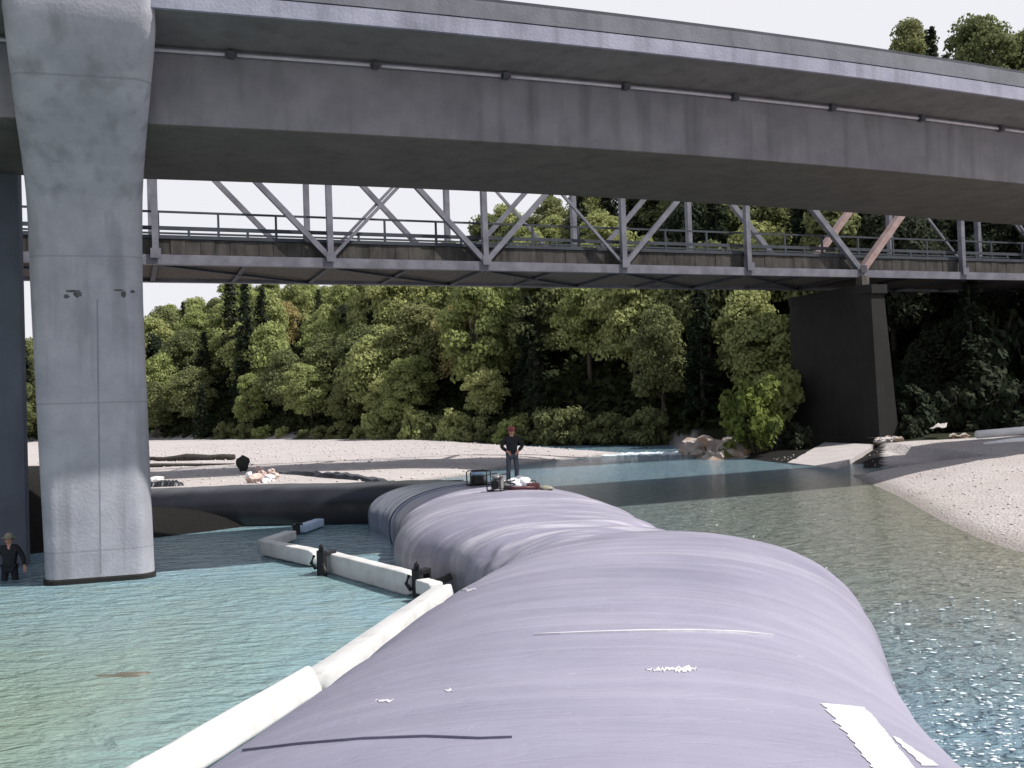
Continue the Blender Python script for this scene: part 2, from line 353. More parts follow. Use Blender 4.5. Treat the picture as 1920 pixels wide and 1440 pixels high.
def lin_noise_mat_tube():
    m, t, b = nodes('lilac grey dam sheeting'); N = t.nodes; K = t.links.new
    co = N.new('ShaderNodeTexCoord'); vec = co.outputs['Object']
    n1 = N.new('ShaderNodeTexNoise'); n1.inputs['Scale'].default_value = 0.35; n1.inputs['Detail'].default_value = 6; n1.inputs['Roughness'].default_value = 0.6; K(vec, n1.inputs['Vector'])
    r1 = N.new('ShaderNodeMapRange'); r1.inputs['From Min'].default_value = 0.35; r1.inputs['From Max'].default_value = 0.65; K(n1.outputs['Fac'], r1.inputs['Value'])
    mix = N.new('ShaderNodeMix'); mix.data_type = 'RGBA'; mix.inputs['A'].default_value = (0.215, 0.207, 0.275, 1); mix.inputs['B'].default_value = (0.272, 0.262, 0.335, 1); K(r1.outputs[0], mix.inputs['Factor'])
    mp = N.new('ShaderNodeMapping'); mp.inputs['Scale'].default_value = (0.35, 5.0, 0.6); mp.inputs['Rotation'].default_value = (0, 0, R(6)); K(vec, mp.inputs[0])
    n2 = N.new('ShaderNodeTexNoise'); n2.inputs['Scale'].default_value = 0.8; n2.inputs['Detail'].default_value = 7; n2.inputs['Distortion'].default_value = 0.5; K(mp.outputs[0], n2.inputs['Vector'])
    r2 = N.new('ShaderNodeMapRange'); r2.inputs['From Min'].default_value = 0.50; r2.inputs['From Max'].default_value = 0.66; r2.inputs['To Max'].default_value = 1.0; K(n2.outputs['Fac'], r2.inputs['Value'])
    sp = N.new('ShaderNodeSeparateXYZ'); K(vec, sp.inputs[0])      # pale streaks of dust and painted fold highlights, stronger farther along the tube
    rz_ = N.new('ShaderNodeMapRange'); rz_.inputs['From Min'].default_value = 1.0; rz_.inputs['From Max'].default_value = 8.0; rz_.inputs['To Min'].default_value = .10; rz_.inputs['To Max'].default_value = .62; K(sp.outputs['Y'], rz_.inputs['Value'])
    mu = N.new('ShaderNodeMath'); mu.operation = 'MULTIPLY'; K(r2.outputs[0], mu.inputs[0]); K(rz_.outputs[0], mu.inputs[1]); r2 = mu
    m2 = N.new('ShaderNodeMix'); m2.data_type = 'RGBA'; K(r2.outputs[0], m2.inputs['Factor']); K(mix.outputs['Result'], m2.inputs['A']); m2.inputs['B'].default_value = (0.50, 0.485, 0.53, 1)
    # small scuffs of dried silt
    n3 = N.new('ShaderNodeTexNoise'); n3.inputs['Scale'].default_value = 5.5; n3.inputs['Detail'].default_value = 8; n3.inputs['Roughness'].default_value = 0.7; K(vec, n3.inputs['Vector'])
    r3 = N.new('ShaderNodeMapRange'); r3.inputs['From Min'].default_value = 0.66; r3.inputs['From Max'].default_value = 0.72; r3.inputs['To Max'].default_value = 0.55; K(n3.outputs['Fac'], r3.inputs['Value'])
    m3 = N.new('ShaderNodeMix'); m3.data_type = 'RGBA'; K(r3.outputs[0], m3.inputs['Factor']); K(m2.outputs['Result'], m3.inputs['A']); m3.inputs['B'].default_value = (0.55, 0.53, 0.53, 1)
    # silt film left by the falling water along the flanks
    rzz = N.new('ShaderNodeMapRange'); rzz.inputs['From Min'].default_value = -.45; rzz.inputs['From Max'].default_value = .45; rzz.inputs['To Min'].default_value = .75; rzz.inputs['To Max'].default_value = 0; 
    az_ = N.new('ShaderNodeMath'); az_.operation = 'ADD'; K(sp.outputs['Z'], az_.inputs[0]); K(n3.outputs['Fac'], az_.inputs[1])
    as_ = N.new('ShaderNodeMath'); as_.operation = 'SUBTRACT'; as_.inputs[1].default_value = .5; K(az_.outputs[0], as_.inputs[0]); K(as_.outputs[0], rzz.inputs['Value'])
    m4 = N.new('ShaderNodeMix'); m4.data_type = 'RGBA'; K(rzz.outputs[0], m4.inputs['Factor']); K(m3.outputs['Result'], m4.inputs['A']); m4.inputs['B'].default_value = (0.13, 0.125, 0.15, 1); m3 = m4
    K(m3.outputs['Result'], b.inputs['Base Color'])
    b.inputs['Roughness'].default_value = 0.42; b.inputs['Specular IOR Level'].default_value = 0.45
    rr = N.new('ShaderNodeMapRange'); rr.inputs['To Min'].default_value = 0.28; rr.inputs['To Max'].default_value = 0.6; K(n1.outputs['Fac'], rr.inputs['Value']); K(rr.outputs[0], b.inputs['Roughness'])
    # cloth weave ripples running across the tube
    bw = N.new('ShaderNodeBump'); bw.inputs['Strength'].default_value = 0.35; bw.inputs['Distance'].default_value = 0.05; K(n2.outputs['Fac'], bw.inputs['Height'])
    nb = N.new('ShaderNodeTexNoise'); nb.inputs['Scale'].default_value = 3.2; nb.inputs['Detail'].default_value = 6; K(vec, nb.inputs['Vector'])
    b2 = N.new('ShaderNodeBump'); b2.inputs['Strength'].default_value = 0.22; b2.inputs['Distance'].default_value = 0.04; K(nb.outputs['Fac'], b2.inputs['Height']); K(bw.outputs[0], b2.inputs['Normal'])
    mpw = N.new('ShaderNodeMapping'); mpw.inputs['Scale'].default_value = (0.55, 2.6, 1.0); mpw.inputs['Rotation'].default_value = (0, 0, R(-9)); K(vec, mpw.inputs[0])
    nw = N.new('ShaderNodeTexNoise'); nw.inputs['Scale'].default_value = 1.5; nw.inputs['Detail'].default_value = 4; nw.inputs['Distortion'].default_value = 1.2; K(mpw.outputs[0], nw.inputs['Vector'])
    ab = N.new('ShaderNodeMath'); ab.operation = 'SUBTRACT'; ab.inputs[1].default_value = .5; K(nw.outputs['Fac'], ab.inputs[0])
    a2 = N.new('ShaderNodeMath'); a2.operation = 'ABSOLUTE'; K(ab.outputs[0], a2.inputs[0])
    a3 = N.new('ShaderNodeMapRange'); a3.inputs['From Max'].default_value = .035; K(a2.outputs[0], a3.inputs['Value'])
    b3 = N.new('ShaderNodeBump'); b3.inputs['Strength'].default_value = 0.14; b3.inputs['Distance'].default_value = 0.02; K(a3.outputs[0], b3.inputs['Height']); K(b2.outputs[0], b3.inputs['Normal'])
    K(b3.outputs[0], b.inputs['Normal'])
    return m
M_TUBE = lin_noise_mat_tube()
M_TUBEB = mat('black dam sheeting', (0.010, 0.0105, 0.014), (0.018, 0.019, 0.025), scale=0.8, rough=0.38, spec=0.5, bump=0.25, bscale=2.5)
M_TUBEBLUE = mat('sky tinted glossy sheeting', (0.25, 0.28, 0.37), (0.20, 0.225, 0.31), scale=1.2, rough=0.3, spec=0.6, bump=0.2, bscale=3)
M_SEAM = mat('dark seam tape', (0.05, 0.055, 0.085), (0.035, 0.04, 0.06), rough=0.5)
M_SEAMW = mat('pale crease tape', (0.62, 0.61, 0.64), (0.52, 0.51, 0.55), rough=0.4)
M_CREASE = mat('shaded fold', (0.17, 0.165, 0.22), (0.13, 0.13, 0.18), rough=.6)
M_CREASEP = mat('fold highlight', (0.50, 0.48, 0.53), (0.40, 0.385, 0.44), scale=6, rough=.5)  # unused pale tone for highlights painted on folds
M_PATCH = mat('white glare and scuffs', (0.62, 0.62, 0.62), (0.52, 0.52, 0.52), rough=0.35)  # white of the painted glare and of the scuffs

TMAX = len(TS) - 1
main = thing('water_filled_dam', 'huge lilac grey water filled dam tube running from the viewer to the standing person', 'inflatable dam', (0, 10, 0))
NR = 120
ts = [i * (Tof(33.0)) / 430 for i in range(431)]
mb = MB().loft([tube_ring(t, NR) for t in ts]); tube_o = mb.build('tube_skin', M_TUBE, main, smooth=True)
bm = bmesh.new(); bm.from_mesh(tube_o.data); BVH = BVHTree.FromBMesh(bm); bm.free()
def onto(x, y, lift=0.012):
    h = BVH.ray_cast(EYE, ray(x, y).normalized())
    if h[0] is None: return None, None
    n = h[1] if h[1].z > 0 else -h[1]
    return h[0] + n * lift, n
def band(pts, w, name, material, parent, lift=0.006, taper=True):
    """a thin strip lying on the tube through the given points of its skin"""
    q = [onto(*p) for p in pts]; q = [a for a in q if a[0] is not None]
    m_ = MB(); rings = []
    for i, (p, n) in enumerate(q):
        d = (q[min(i + 1, len(q) - 1)][0] - q[max(i - 1, 0)][0]).normalized(); sd_ = d.cross(n).normalized()
        ww = w * (math.sin(math.pi * (i + .4) / (len(q) - .2)) ** .5 if taper else 1) / 2
        rings.append([p - sd_ * ww - n * .03, p - sd_ * ww + n * lift, p + sd_ * ww + n * lift, p + sd_ * ww - n * .03])
    return m_.loft(rings).build(name, material, parent, smooth=False)
def interp(pts, n):
    out = []
    for i in range(len(pts) - 1):
        for k in range(n):
            u = k / n; out.append((pts[i][0] * (1 - u) + pts[i + 1][0] * u, pts[i][1] * (1 - u) + pts[i + 1][1] * u))
    return out + [pts[-1]]
band(interp([(1000, 1192), (1100, 1188), (1200, 1185), (1300, 1184), (1385, 1187), (1450, 1193)], 4), 0.035, 'crease', M_SEAMW, main)
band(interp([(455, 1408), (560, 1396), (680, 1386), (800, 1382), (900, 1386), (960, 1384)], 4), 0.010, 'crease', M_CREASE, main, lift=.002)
# sun glare painted white on the right flank, comb-like left edge
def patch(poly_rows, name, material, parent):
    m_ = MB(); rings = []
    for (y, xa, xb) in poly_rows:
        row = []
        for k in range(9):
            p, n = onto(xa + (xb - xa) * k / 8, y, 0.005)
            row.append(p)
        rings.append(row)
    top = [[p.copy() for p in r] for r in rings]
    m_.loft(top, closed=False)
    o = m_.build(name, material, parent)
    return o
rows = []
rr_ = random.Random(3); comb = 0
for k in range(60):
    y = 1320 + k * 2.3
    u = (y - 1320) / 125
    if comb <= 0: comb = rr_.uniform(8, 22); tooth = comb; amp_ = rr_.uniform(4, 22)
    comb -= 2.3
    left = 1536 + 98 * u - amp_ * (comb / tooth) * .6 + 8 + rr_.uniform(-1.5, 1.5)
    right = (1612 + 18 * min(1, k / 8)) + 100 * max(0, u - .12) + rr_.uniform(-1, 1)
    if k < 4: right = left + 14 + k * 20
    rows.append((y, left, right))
patch(rows, 'painted_glare', M_PATCH, main)
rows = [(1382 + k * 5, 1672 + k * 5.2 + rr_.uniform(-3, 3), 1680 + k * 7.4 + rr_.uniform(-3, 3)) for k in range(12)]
patch(rows, 'painted_glare', M_PATCH, main)
def scuff(xa, xb, yc, hh, material, seed):
    r_ = random.Random(seed); n = max(6, int((xb - xa) / 3)); rw = []
    for k in range(n):
        u = k / (n - 1); rw.append((xa + (xb - xa) * u, yc + r_.uniform(-.6, .6) * hh, hh * (.25 + r_.random() * .75) * math.sin(math.pi * (u * .9 + .05))))
    m_ = MB(); m_.loft([[onto(x, y - h, .004)[0], onto(x, y, .006)[0], onto(x, y + h, .004)[0]] for x, y, h in rw], closed=False)
    return m_.build('scuff_mark', material, main)
scuff(1210, 1308, 1256, 5, M_PATCH, 1); scuff(1262, 1306, 1253, 5, M_PATCH, 5)
scuff(704, 738, 1314, 4, M_SEAMW, 2); scuff(834, 850, 1296, 4, M_SEAMW, 3); scuff(866, 894, 1106, 4, M_SEAMW, 4)
for (xa, xb, yc, hh) in () and ((1212, 1232, 1259, 2.5), (1236, 1262, 1254, 4), (1266, 1284, 1256, 3.5), (1288, 1306, 1257, 4)):
    patch([(yc - hh, xa + 3, xb - 4), (yc, xa, xb), (yc + hh, xa + 2, xb - 1)], 'scuff_mark', M_PATCH, main)
for (xa, xb, yc, hh) in () and ((708, 736, 1314, 3), (836, 848, 1296, 2.5), (868, 892, 1106, 3)):
    patch([(yc - hh, xa + 3, xb - 4), (yc, xa, xb), (yc + hh, xa + 2, xb - 1)], 'scuff_mark', M_SEAMW, main)
worldparts(main)

# collar where the tube bends left, its blue grey tint painting the sky's reflection, with dark straps
coll = thing('dam_collar', 'glossy blue grey sheet collar over the bend where the big tube meets the black tube', 'collar', (-3, 34, 0))  # the blue grey gloss paints the sky's reflection on the bend
def collar_ring(t, k, n=64):
    r_ = tube_ring(min(t, TMAX), n); c = sum(r_, Vector()) / n
    return [c + (p - c) * k for p in r_]
ta, tb = Tof(30.9), Tof(35.6)
MB().loft([collar_ring(ta + (tb - ta) * i / 24, 1.015 + .01 * math.sin(i * 1.1)) for i in range(25)]).build('sheet', M_TUBEBLUE, coll, smooth=True)  # this surface carries the painted sky tint
for Ya in (31.2,):
    t0 = Tof(Ya); MB().loft([collar_ring(t0, 1.0), collar_ring(t0 - .01, 1.035), collar_ring(t0 + .05, 1.035), collar_ring(t0 + .06, 1.0)]).build('strap', M_SEAM, coll, smooth=True)
worldparts(coll)

# the black tube lying across, to the left
def ctr2(u):    # u 0..1 from the bend to the left bank
    return Vector((-2.2 - 23 * u, 37.6 + 2.2 * u - 2.4 * math.exp(-u * 9) * .3, 0))
MBt = MB(); rings = []
for i in range(150):
    u = i / 149; c = ctr2(u); d = (ctr2(u + .01) - ctr2(u - .01)).normalized(); side = Vector((-d.y, d.x, 0))
    zt = 0.60 - 0.05 * u + .02 * math.sin(u * 23); hw = 1.75; ring = []
    for j in range(48):
        th = 2 * math.pi * j / 48; k = 1 + .02 * noise.noise(Vector((th * 1.4, u * 40, 1)))
        ct, st = math.cos(th), math.sin(th); e = .85
        x = math.copysign(abs(ct) ** e, ct) * hw * k; z = math.copysign(abs(st) ** e, st)
        ring.append(c + side * x + Vector((0, 0, -.35 + z * (zt + .35 if z > 0 else 1.3) * k)))
    rings.append(ring)
t2 = MBt.loft(rings).build('water_filled_dam', M_TUBEB, smooth=True, loc=(-12, 38, 0))
tag(t2, 'black water filled dam tube lying crosswise between the gravel bar and the pool', 'inflatable dam')

# ------------------------------------------------------------------ terrain
def sdist(px, py, poly):
    """signed distance to a polygon, positive inside (numpy)"""
    poly = np.array(poly, float); n = len(poly)
    d = np.full(px.shape, 1e9); inside = np.zeros(px.shape, bool)
    for i in range(n):
        a = poly[i]; b = poly[(i + 1) % n]; e = b - a
        wx = px - a[0]; wy = py - a[1]
        t = np.clip((wx * e[0] + wy * e[1]) / (e @ e + 1e-12), 0, 1)
        d = np.minimum(d, (wx - t * e[0]) ** 2 + (wy - t * e[1]) ** 2)
        c = ((a[1] <= py) & (b[1] > py)) | ((b[1] <= py) & (a[1] > py))
        xi = a[0] + (py - a[1]) / (b[1] - a[1] + 1e-12) * e[0]
        inside ^= c & (px < xi)
    d = np.sqrt(d); return np.where(inside, d, -d)
def g0(x, y, z=0.0):
    p = P(x, y, z=z); return (p.x, p.y)
BAR = [(-60, -20), (-40, 8), (-26, 23), (-16.2, 29.6), (-12.6, 33.8), (-11, 35.3), (-9.6, 36.9), (-7.5, 38.4), (-4.5, 40.2)] + \
      [g0(740, 908), g0(860, 893), g0(960, 873), g0(1060, 861), g0(1175, 852), g0(1060, 845), g0(960, 838), g0(860, 830)] + [(-10, 130), (-40, 170), (-300, 300), (-300, -20)]
BANK = [(30, -30), (16, -5), (11.2, 14)] + [g0(1920, 1032), g0(1850, 1008), g0(1780, 976), g0(1700, 932), g0(1642, 906), g0(1600, 888), g0(1560, 880), g0(1480, 869), g0(1420, 862), g0(1340, 857), g0(1288, 844), g0(1262, 833)] + [(14, 76), (60, 140), (300, 200), (300, -30)]
SLABQ = [g0(1476, 868, .34), g0(1566, 877, .34), g0(1640, 832, .34), g0(1546, 829, .12)]
POOLSIDE = [(-60, -20), (-40, 8), (-26, 23), (-16.2, 29.6), (-12.6, 33.8), (-11, 35.3), (-9.6, 36.9), (-7.5, 38.4), (-4.5, 40.2), (-4, 37.5), (0, 20), (0, -20)]
AZ = [-3, -.9, -.6, -.367, -.193, -.054, .075, .171, .26, .34, .42, .51, .8, 3]
YB = [170, 160, 150, 134, 109, 92, 82, 75, 69, 63, 61, 60, 58, 55]
RX = [-400, 0, 45, 270, 330, 400, 430, 480, 560, 700, 900, 960, 1100, 1300, 1500, 1590, 1650, 1700, 1740, 1800, 1850, 1920, 2300]
RY = [640, 625, 618, 572, 560, 540, 517, 520, 500, 470, 415, 372, 300, 235, 150, 105, 100, 112, 60, 5, 20, 25, 0]
HL = 46.0
def hill(px, py):
    a = px / np.maximum(py, 1); yb = np.interp(a, AZ, YB); x = 960 + a * F
    yr = np.interp(x, RX, RY); Dr = yb + HL
    zt = 3.2 + (765 - math.tan(ROLL) * (x - 960) - yr) / F * Dr - 9.5
    u = np.clip((py - yb) / HL, -1, 1.0)
    z = np.where(u > 0, .5 + (zt - .5) * np.power(np.maximum(u, 0), .95), -50.0)
    back = np.clip((py - yb - HL) / 60, 0, 1); z = np.where(u >= 1, zt * (1 - .15 * back), z)
    return np.where(py > 20, z, -50.0)
def fbm(px, py, s, seed):
    rs = np.random.RandomState(seed); z = np.zeros(px.shape)
    for o in range(5):
        k = s * 2 ** o
        for _ in range(3):
            a = rs.uniform(0, 6.28); p = rs.uniform(0, 6.28); z += np.sin((px * np.cos(a) + py * np.sin(a)) * k + p + 1.5 * np.sin((px * np.sin(a) - py * np.cos(a)) * k * .7 + p)) * .6 ** o
    return z / 4
def ground_z(px, py):
    px = np.asarray(px, float); py = np.asarray(py, float)
    a = sdist(px, py, BAR); b = sdist(px, py, BANK); pool = sdist(px, py, POOLSIDE)
    n1 = fbm(px, py, .25, 3); n2 = fbm(px, py, 1.1, 5)
    nearpool = np.clip(1 - np.abs(pool) / 7, 0, 1)                       # steep muddy bank above the lower pool
    za_r = np.where(a > 0, .04 + .42 * (1 - np.exp(-a / 2.2)) + .25 * (1 - np.exp(-a / 20)), np.maximum(-1.4, .04 + a * .45))
    amp = .95 + 1.55 * np.clip((-14.6 - px) / 1.2, 0, 1)
    za_p = np.where(a > 0, -.85 + amp * (1 - np.exp(-a / 1.1)), np.maximum(-2.2, -.85 + a * .6))
    cy = 37.6 + 2.2 * np.clip((-2.2 - px) / 23, 0, 1)
    sel = np.clip((cy + .8 - py) / .8, 0, 1) * (px < -4)
    za = za_r * (1 - sel) + za_p * sel
    zb = np.where(b > 0, .03 + .85 * (1 - np.exp(-b / 4.5)) , np.maximum(-1.4, .03 + b * .16))
    sl = sdist(px, py, SLABQ); zs_ = np.clip(.06 + (py - 44.5) * .06, -.1, .62)
    zb = np.where((sl > -.6) & (b > -2), np.minimum(zb, zs_ - .24), zb)
    zb = np.where((b > 0) & (py > 40) & (px < 19), np.minimum(zb, zs_ - .05), zb)
    z = np.maximum(za, zb) + np.where((a > .1) | (b > .1), n1 * .05 + n2 * .03, 0)
    z = np.where((pool > 0) & (a < 0), np.minimum(z, -.87), z)
    h = hill(px, py); return np.maximum(z, h + np.where(h > 0, n1 * .6, 0))
xs = np.concatenate([np.linspace(-320, -46, 50), np.linspace(-45, 45, 260), np.linspace(46, 320, 70)])
ys = np.concatenate([np.linspace(-40, -2, 10), np.linspace(0, 80, 230), np.linspace(81, 330, 120)])
GX, GY = np.meshgrid(xs, ys); GZ = ground_z(GX, GY)
def grid_mesh(name, GX, GY, GZ):
    ny, nx = GX.shape; co = np.stack([GX, GY, GZ], -1).reshape(-1, 3)
    i = np.arange(ny * nx).reshape(ny, nx); f = np.stack([i[:-1, :-1], i[:-1, 1:], i[1:, 1:], i[1:, :-1]], -1).reshape(-1, 4)
    me = bpy.data.meshes.new(name); me.vertices.add(len(co)); me.vertices.foreach_set('co', co.ravel())
    me.loops.add(f.size); me.loops.foreach_set('vertex_index', f.ravel()); me.polygons.add(len(f))
    me.polygons.foreach_set('loop_start', np.arange(0, f.size, 4)); me.update(calc_edges=True); me.validate()
    me.polygons.foreach_set('use_smooth', np.ones(len(f), bool)); return me
def terrain_mat():
    m, t, b = nodes('gravel and woodland floor'); N = t.nodes; K = t.links.new
    b.inputs['Roughness'].default_value = 0.95; b.inputs['Specular IOR Level'].default_value = 0.15
    co = N.new('ShaderNodeTexCoord'); vec = co.outputs['Object']
    v = N.new('ShaderNodeTexVoronoi'); v.inputs['Scale'].default_value = 13.0; K(vec, v.inputs['Vector'])
    n = N.new('ShaderNodeTexNoise'); n.inputs['Scale'].default_value = 0.35; n.inputs['Detail'].default_value = 8; K(vec, n.inputs['Vector'])
    g = N.new('ShaderNodeMix'); g.data_type = 'RGBA'; g.inputs['A'].default_value = (0.335, 0.31, 0.303, 1); g.inputs['B'].default_value = (0.46, 0.43, 0.425, 1)
    K(v.outputs['Color'], g.inputs['Factor'])
    r = N.new('ShaderNodeMapRange'); r.inputs['From Min'].default_value = .42; r.inputs['From Max'].default_value = .7; r.inputs['To Max'].default_value = .55; K(n.outputs['Fac'], r.inputs['Value'])
    g2 = N.new('ShaderNodeMix'); g2.data_type = 'RGBA'; K(r.outputs[0], g2.inputs['Factor']); K(g.outputs['Result'], g2.inputs['A']); g2.inputs['B'].default_value = (0.34, 0.295, 0.275, 1)
    at = N.new('ShaderNodeAttribute'); at.attribute_name = 'wood'  # woodland floor; also paints the shade around the truss pier
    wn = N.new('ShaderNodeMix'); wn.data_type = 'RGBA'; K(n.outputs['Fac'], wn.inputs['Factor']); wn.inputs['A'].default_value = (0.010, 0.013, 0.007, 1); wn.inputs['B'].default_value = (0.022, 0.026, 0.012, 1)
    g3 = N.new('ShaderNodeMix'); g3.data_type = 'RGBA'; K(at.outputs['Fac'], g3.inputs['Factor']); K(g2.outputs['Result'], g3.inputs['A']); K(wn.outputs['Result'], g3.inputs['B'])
    am = N.new('ShaderNodeAttribute'); am.attribute_name = 'mud_shade'
    g4 = N.new('ShaderNodeMix'); g4.data_type = 'RGBA'; K(am.outputs['Fac'], g4.inputs['Factor']); K(g3.outputs['Result'], g4.inputs['A']); g4.inputs['B'].default_value = (0.010, 0.0095, 0.009, 1)
    wt = N.new('ShaderNodeAttribute'); wt.attribute_name = 'wet'
    g5 = N.new('ShaderNodeMix'); g5.data_type = 'RGBA'; K(wt.outputs['Fac'], g5.inputs['Factor']); K(g4.outputs['Result'], g5.inputs['A']); g5.inputs['B'].default_value = (0.17, 0.155, 0.14, 1); g4 = g5
    K(g4.outputs['Result'], b.inputs['Base Color'])
    bp = N.new('ShaderNodeBump'); bp.inputs['Strength'].default_value = 0.6; bp.inputs['Distance'].default_value = 0.05; K(v.outputs['Distance'], bp.inputs['Height']); K(bp.outputs[0], b.inputs['Normal'])
    return m
me = grid_mesh('ground', GX, GY, GZ)
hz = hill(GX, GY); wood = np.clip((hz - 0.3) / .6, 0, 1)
wood = np.maximum(wood, np.clip((GX - 13.2) / .6, 0, 1) * np.clip((GY - 51.5) / 1.0, 0, 1))  # dark floor here paints the shade around the truss pier
aa = sdist(GX, GY, BAR); mud_shade = ((GY < 38.4) & (GX < -5)) * np.clip(1.2 - np.abs(GY - 34) / 60, 0, 1)  # bank mud, darkened to carry the bridge's shade too
sq = sdist(GX, GY, SLABQ); mud_shade = np.maximum(mud_shade, 1.0 * ((sq > -3.2) & (GY > 41.5) & (GX / GY < .37)) ); mud_shade = np.maximum(mud_shade, 1.0 * ((GY > 43) & (GX / GY < .29) & (GX / GY > .235) & (GY < 70)))  # near-black ground paints the shade around the slab
mud_shade = np.maximum(mud_shade, np.clip(-sdist(GX, GY, BANK), 0, 1) * np.clip(-aa, 0, 1))
wet = np.clip(1 - (GZ - .02) / .10, 0, 1) * .8 * (1 - np.clip(mud_shade, 0, 1)) * (GZ > -.3)
for nm, arr in (('wood', wood), ('mud_shade', mud_shade), ('wet', wet)):
    at = me.attributes.new(nm, 'FLOAT', 'POINT'); at.data.foreach_set('value', arr.ravel().astype(np.float32))
M_GROUND = terrain_mat()
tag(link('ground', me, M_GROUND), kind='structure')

# far blue hill beyond the valley at the left
m_ = MB(); pts = []
for i in range(40):
    x = -700 + i * 22; pts.append((x, 26 + 30 * math.exp(-((x + 420) / 160) ** 2) + 22 * math.exp(-((x + 150) / 120) ** 2) + 5 * math.sin(i * 1.7)))
m_.loft([[Vector((x, 560, -5)) for x, h in pts], [Vector((x, 640, h * .72)) for x, h in pts], [Vector((x, 700, h)) for x, h in pts], [Vector((x, 900, h * .6)) for x, h in pts]], closed=False)
tag(m_.build('hills', mat('distant wooded hill', (0.05, 0.075, 0.07), (0.035, 0.055, 0.05), scale=.05, rough=1), smooth=True), kind='structure')

# ------------------------------------------------------------------ water: the river and the lower pool, parted by the two dam tubes
def poly_grid(name, poly, z, step, ext, material, attr=False):
    gx = np.arange(ext[0], ext[1] + step, step); gy = np.arange(ext[2], ext[3] + step, step)
    X_, Y_ = np.meshgrid(gx, gy); s_ = sdist(X_, Y_, poly); keep = s_ > -step * 0.2
    me = grid_mesh(name, X_, Y_, np.full(X_.shape, float(z)))
    bm = bmesh.new(); bm.from_mesh(me); k = keep.ravel(); bm.verts.ensure_lookup_table()
    bmesh.ops.delete(bm, geom=[v for v in bm.verts if not k[v.index]], context='VERTS'); bm.to_mesh(me); bm.free()
    if attr:
        co = np.zeros(len(me.vertices) * 3); me.vertices.foreach_get('co', co); co = co.reshape(-1, 3)
        b = -sdist(co[:, 0], co[:, 1], BANK); v = np.clip(1.05 - b / 15, 0, 1) * np.clip((46 - co[:, 1]) / 10, 0, 1) * np.clip((co[:, 1] - 8) / 8, .25, 1)
        if z < 0: v = np.clip((26 - co[:, 1]) / 12, 0, 1) * np.clip((-2.5 - co[:, 0]) / 4, 0, 1)  # pool: greener near the camera, painted sky-reflection blue left farther off
        at = me.attributes.new('shallow_sky_mask', 'FLOAT', 'POINT'); at.data.foreach_set('value', v.astype(np.float32))
    o = link(name, me, material); tag(o, kind='structure'); return o
line = [(centre(t).x, centre(t).y) for t in np.linspace(0, Tof(35), 30)] + [(ctr2(u).x, ctr2(u).y) for u in np.linspace(.08, 1, 12)]
M_POOL = water_mat('pool water', (0.185, 0.30, 0.33), (0.20, 0.315, 0.38), (0.22, 0.30, 0.285), near_bank=(0.185, 0.25, 0.205), b1=0.5, b2=0.38)
M_RIVER = water_mat('river water', (0.14, 0.22, 0.26), (0.135, 0.23, 0.30), (0.175, 0.22, 0.22), near_bank=(0.165, 0.172, 0.13), b1=0.9, b2=1.0)
pool_poly = [(-0.6, -12)] + line + [(-50, 39.8), (-70, 39.8), (-70, -12)]
poly_grid('pool_water', pool_poly, -0.8, 0.6, (-66, 4, -12, 41), M_POOL, attr=True)
river_poly = [(-0.6, -12)] + line + [(-50, 39.8), (-70, 39.8), (-70, 150), (60, 150), (60, -12)]
poly_grid('river_water', river_poly, 0.0, 0.6, (-66, 50, -12, 146), M_RIVER, attr=True)

# ------------------------------------------------------------------ concrete bridge
cp = [P(x, y, z=12.32) for x, y in ((280, 88), (430, 97), (700, 115), (945, 137), (1170, 157), (1375, 178), (1555, 200), (1725, 218), (1920, 243))]
qa = np.polyfit([p.x for p in cp], [p.y for p in cp], 2)
X0, X1 = cp[0].x, cp[-1].x
def webY(X):
    if X < X0: return np.polyval(qa, X0) + (X - X0) * (2 * qa[0] * X0 + qa[1])
    if X > X1: return np.polyval(qa, X1) + (X - X1) * (2 * qa[0] * X1 + qa[1])
    return np.polyval(qa, X)
def frame(X):
    d = Vector((1, (webY(X + .5) - webY(X - .5)), 0)).normalized()
    return Vector((X, webY(X), 0)), d, Vector((-d.y, d.x, 0))
XR = [-60 + i * 2.0 for i in range(81)]
def sweep(prof, name, material, parent, X=XR, **k):
    rings = []
    for x in X:
        c, d, n = frame(x); rings.append([c + n * o + Vector((0, 0, z)) for o, z in prof])
    return MB().loft(rings).build(name, material, parent, **k)
br = thing('concrete_bridge', 'grey concrete box girder road bridge across the top, standing on a flared pier', 'bridge', (-10, 26, 0))
ZS = 10.42      # soffit
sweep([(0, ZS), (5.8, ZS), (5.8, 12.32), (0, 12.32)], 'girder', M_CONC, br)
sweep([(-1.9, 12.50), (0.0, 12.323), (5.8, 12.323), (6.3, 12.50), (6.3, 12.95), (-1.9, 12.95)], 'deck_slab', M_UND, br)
sweep([(-2.0, 12.50), (-1.903, 12.50), (-1.903, 12.90), (-2.0, 12.90)], 'deck_edge', M_SLABE, br)
sweep([(-1.96, 12.953), (-1.55, 12.953), (-1.68, 13.42), (-1.90, 13.42)], 'barrier', M_BARR, br)
sweep([(6.27, 12.953), (5.95, 12.953), (6.03, 13.42), (6.25, 13.42)], 'barrier', M_BARR, br)
sweep([(-1.90, 13.423), (-1.70, 13.423), (-1.70, 13.50), (-1.90, 13.50)], 'guard_rail', M_STEELD, br)
sweep([(-1.5, 12.953), (5.9, 12.953), (5.9, 13.0), (-1.5, 13.0)], 'road_surface', mat('asphalt', (0.05, 0.05, 0.052), (0.04, 0.04, 0.04), scale=8, rough=.9), br)
sweep([(.003, ZS - .03), (5.797, ZS - .03), (5.797, ZS - .003), (.003, ZS - .003)], 'soffit_shade', concrete('shaded soffit concrete', (0.115, 0.108, 0.098), (0.085, 0.08, 0.073)), br)  # dark plate paints the shade under the girder
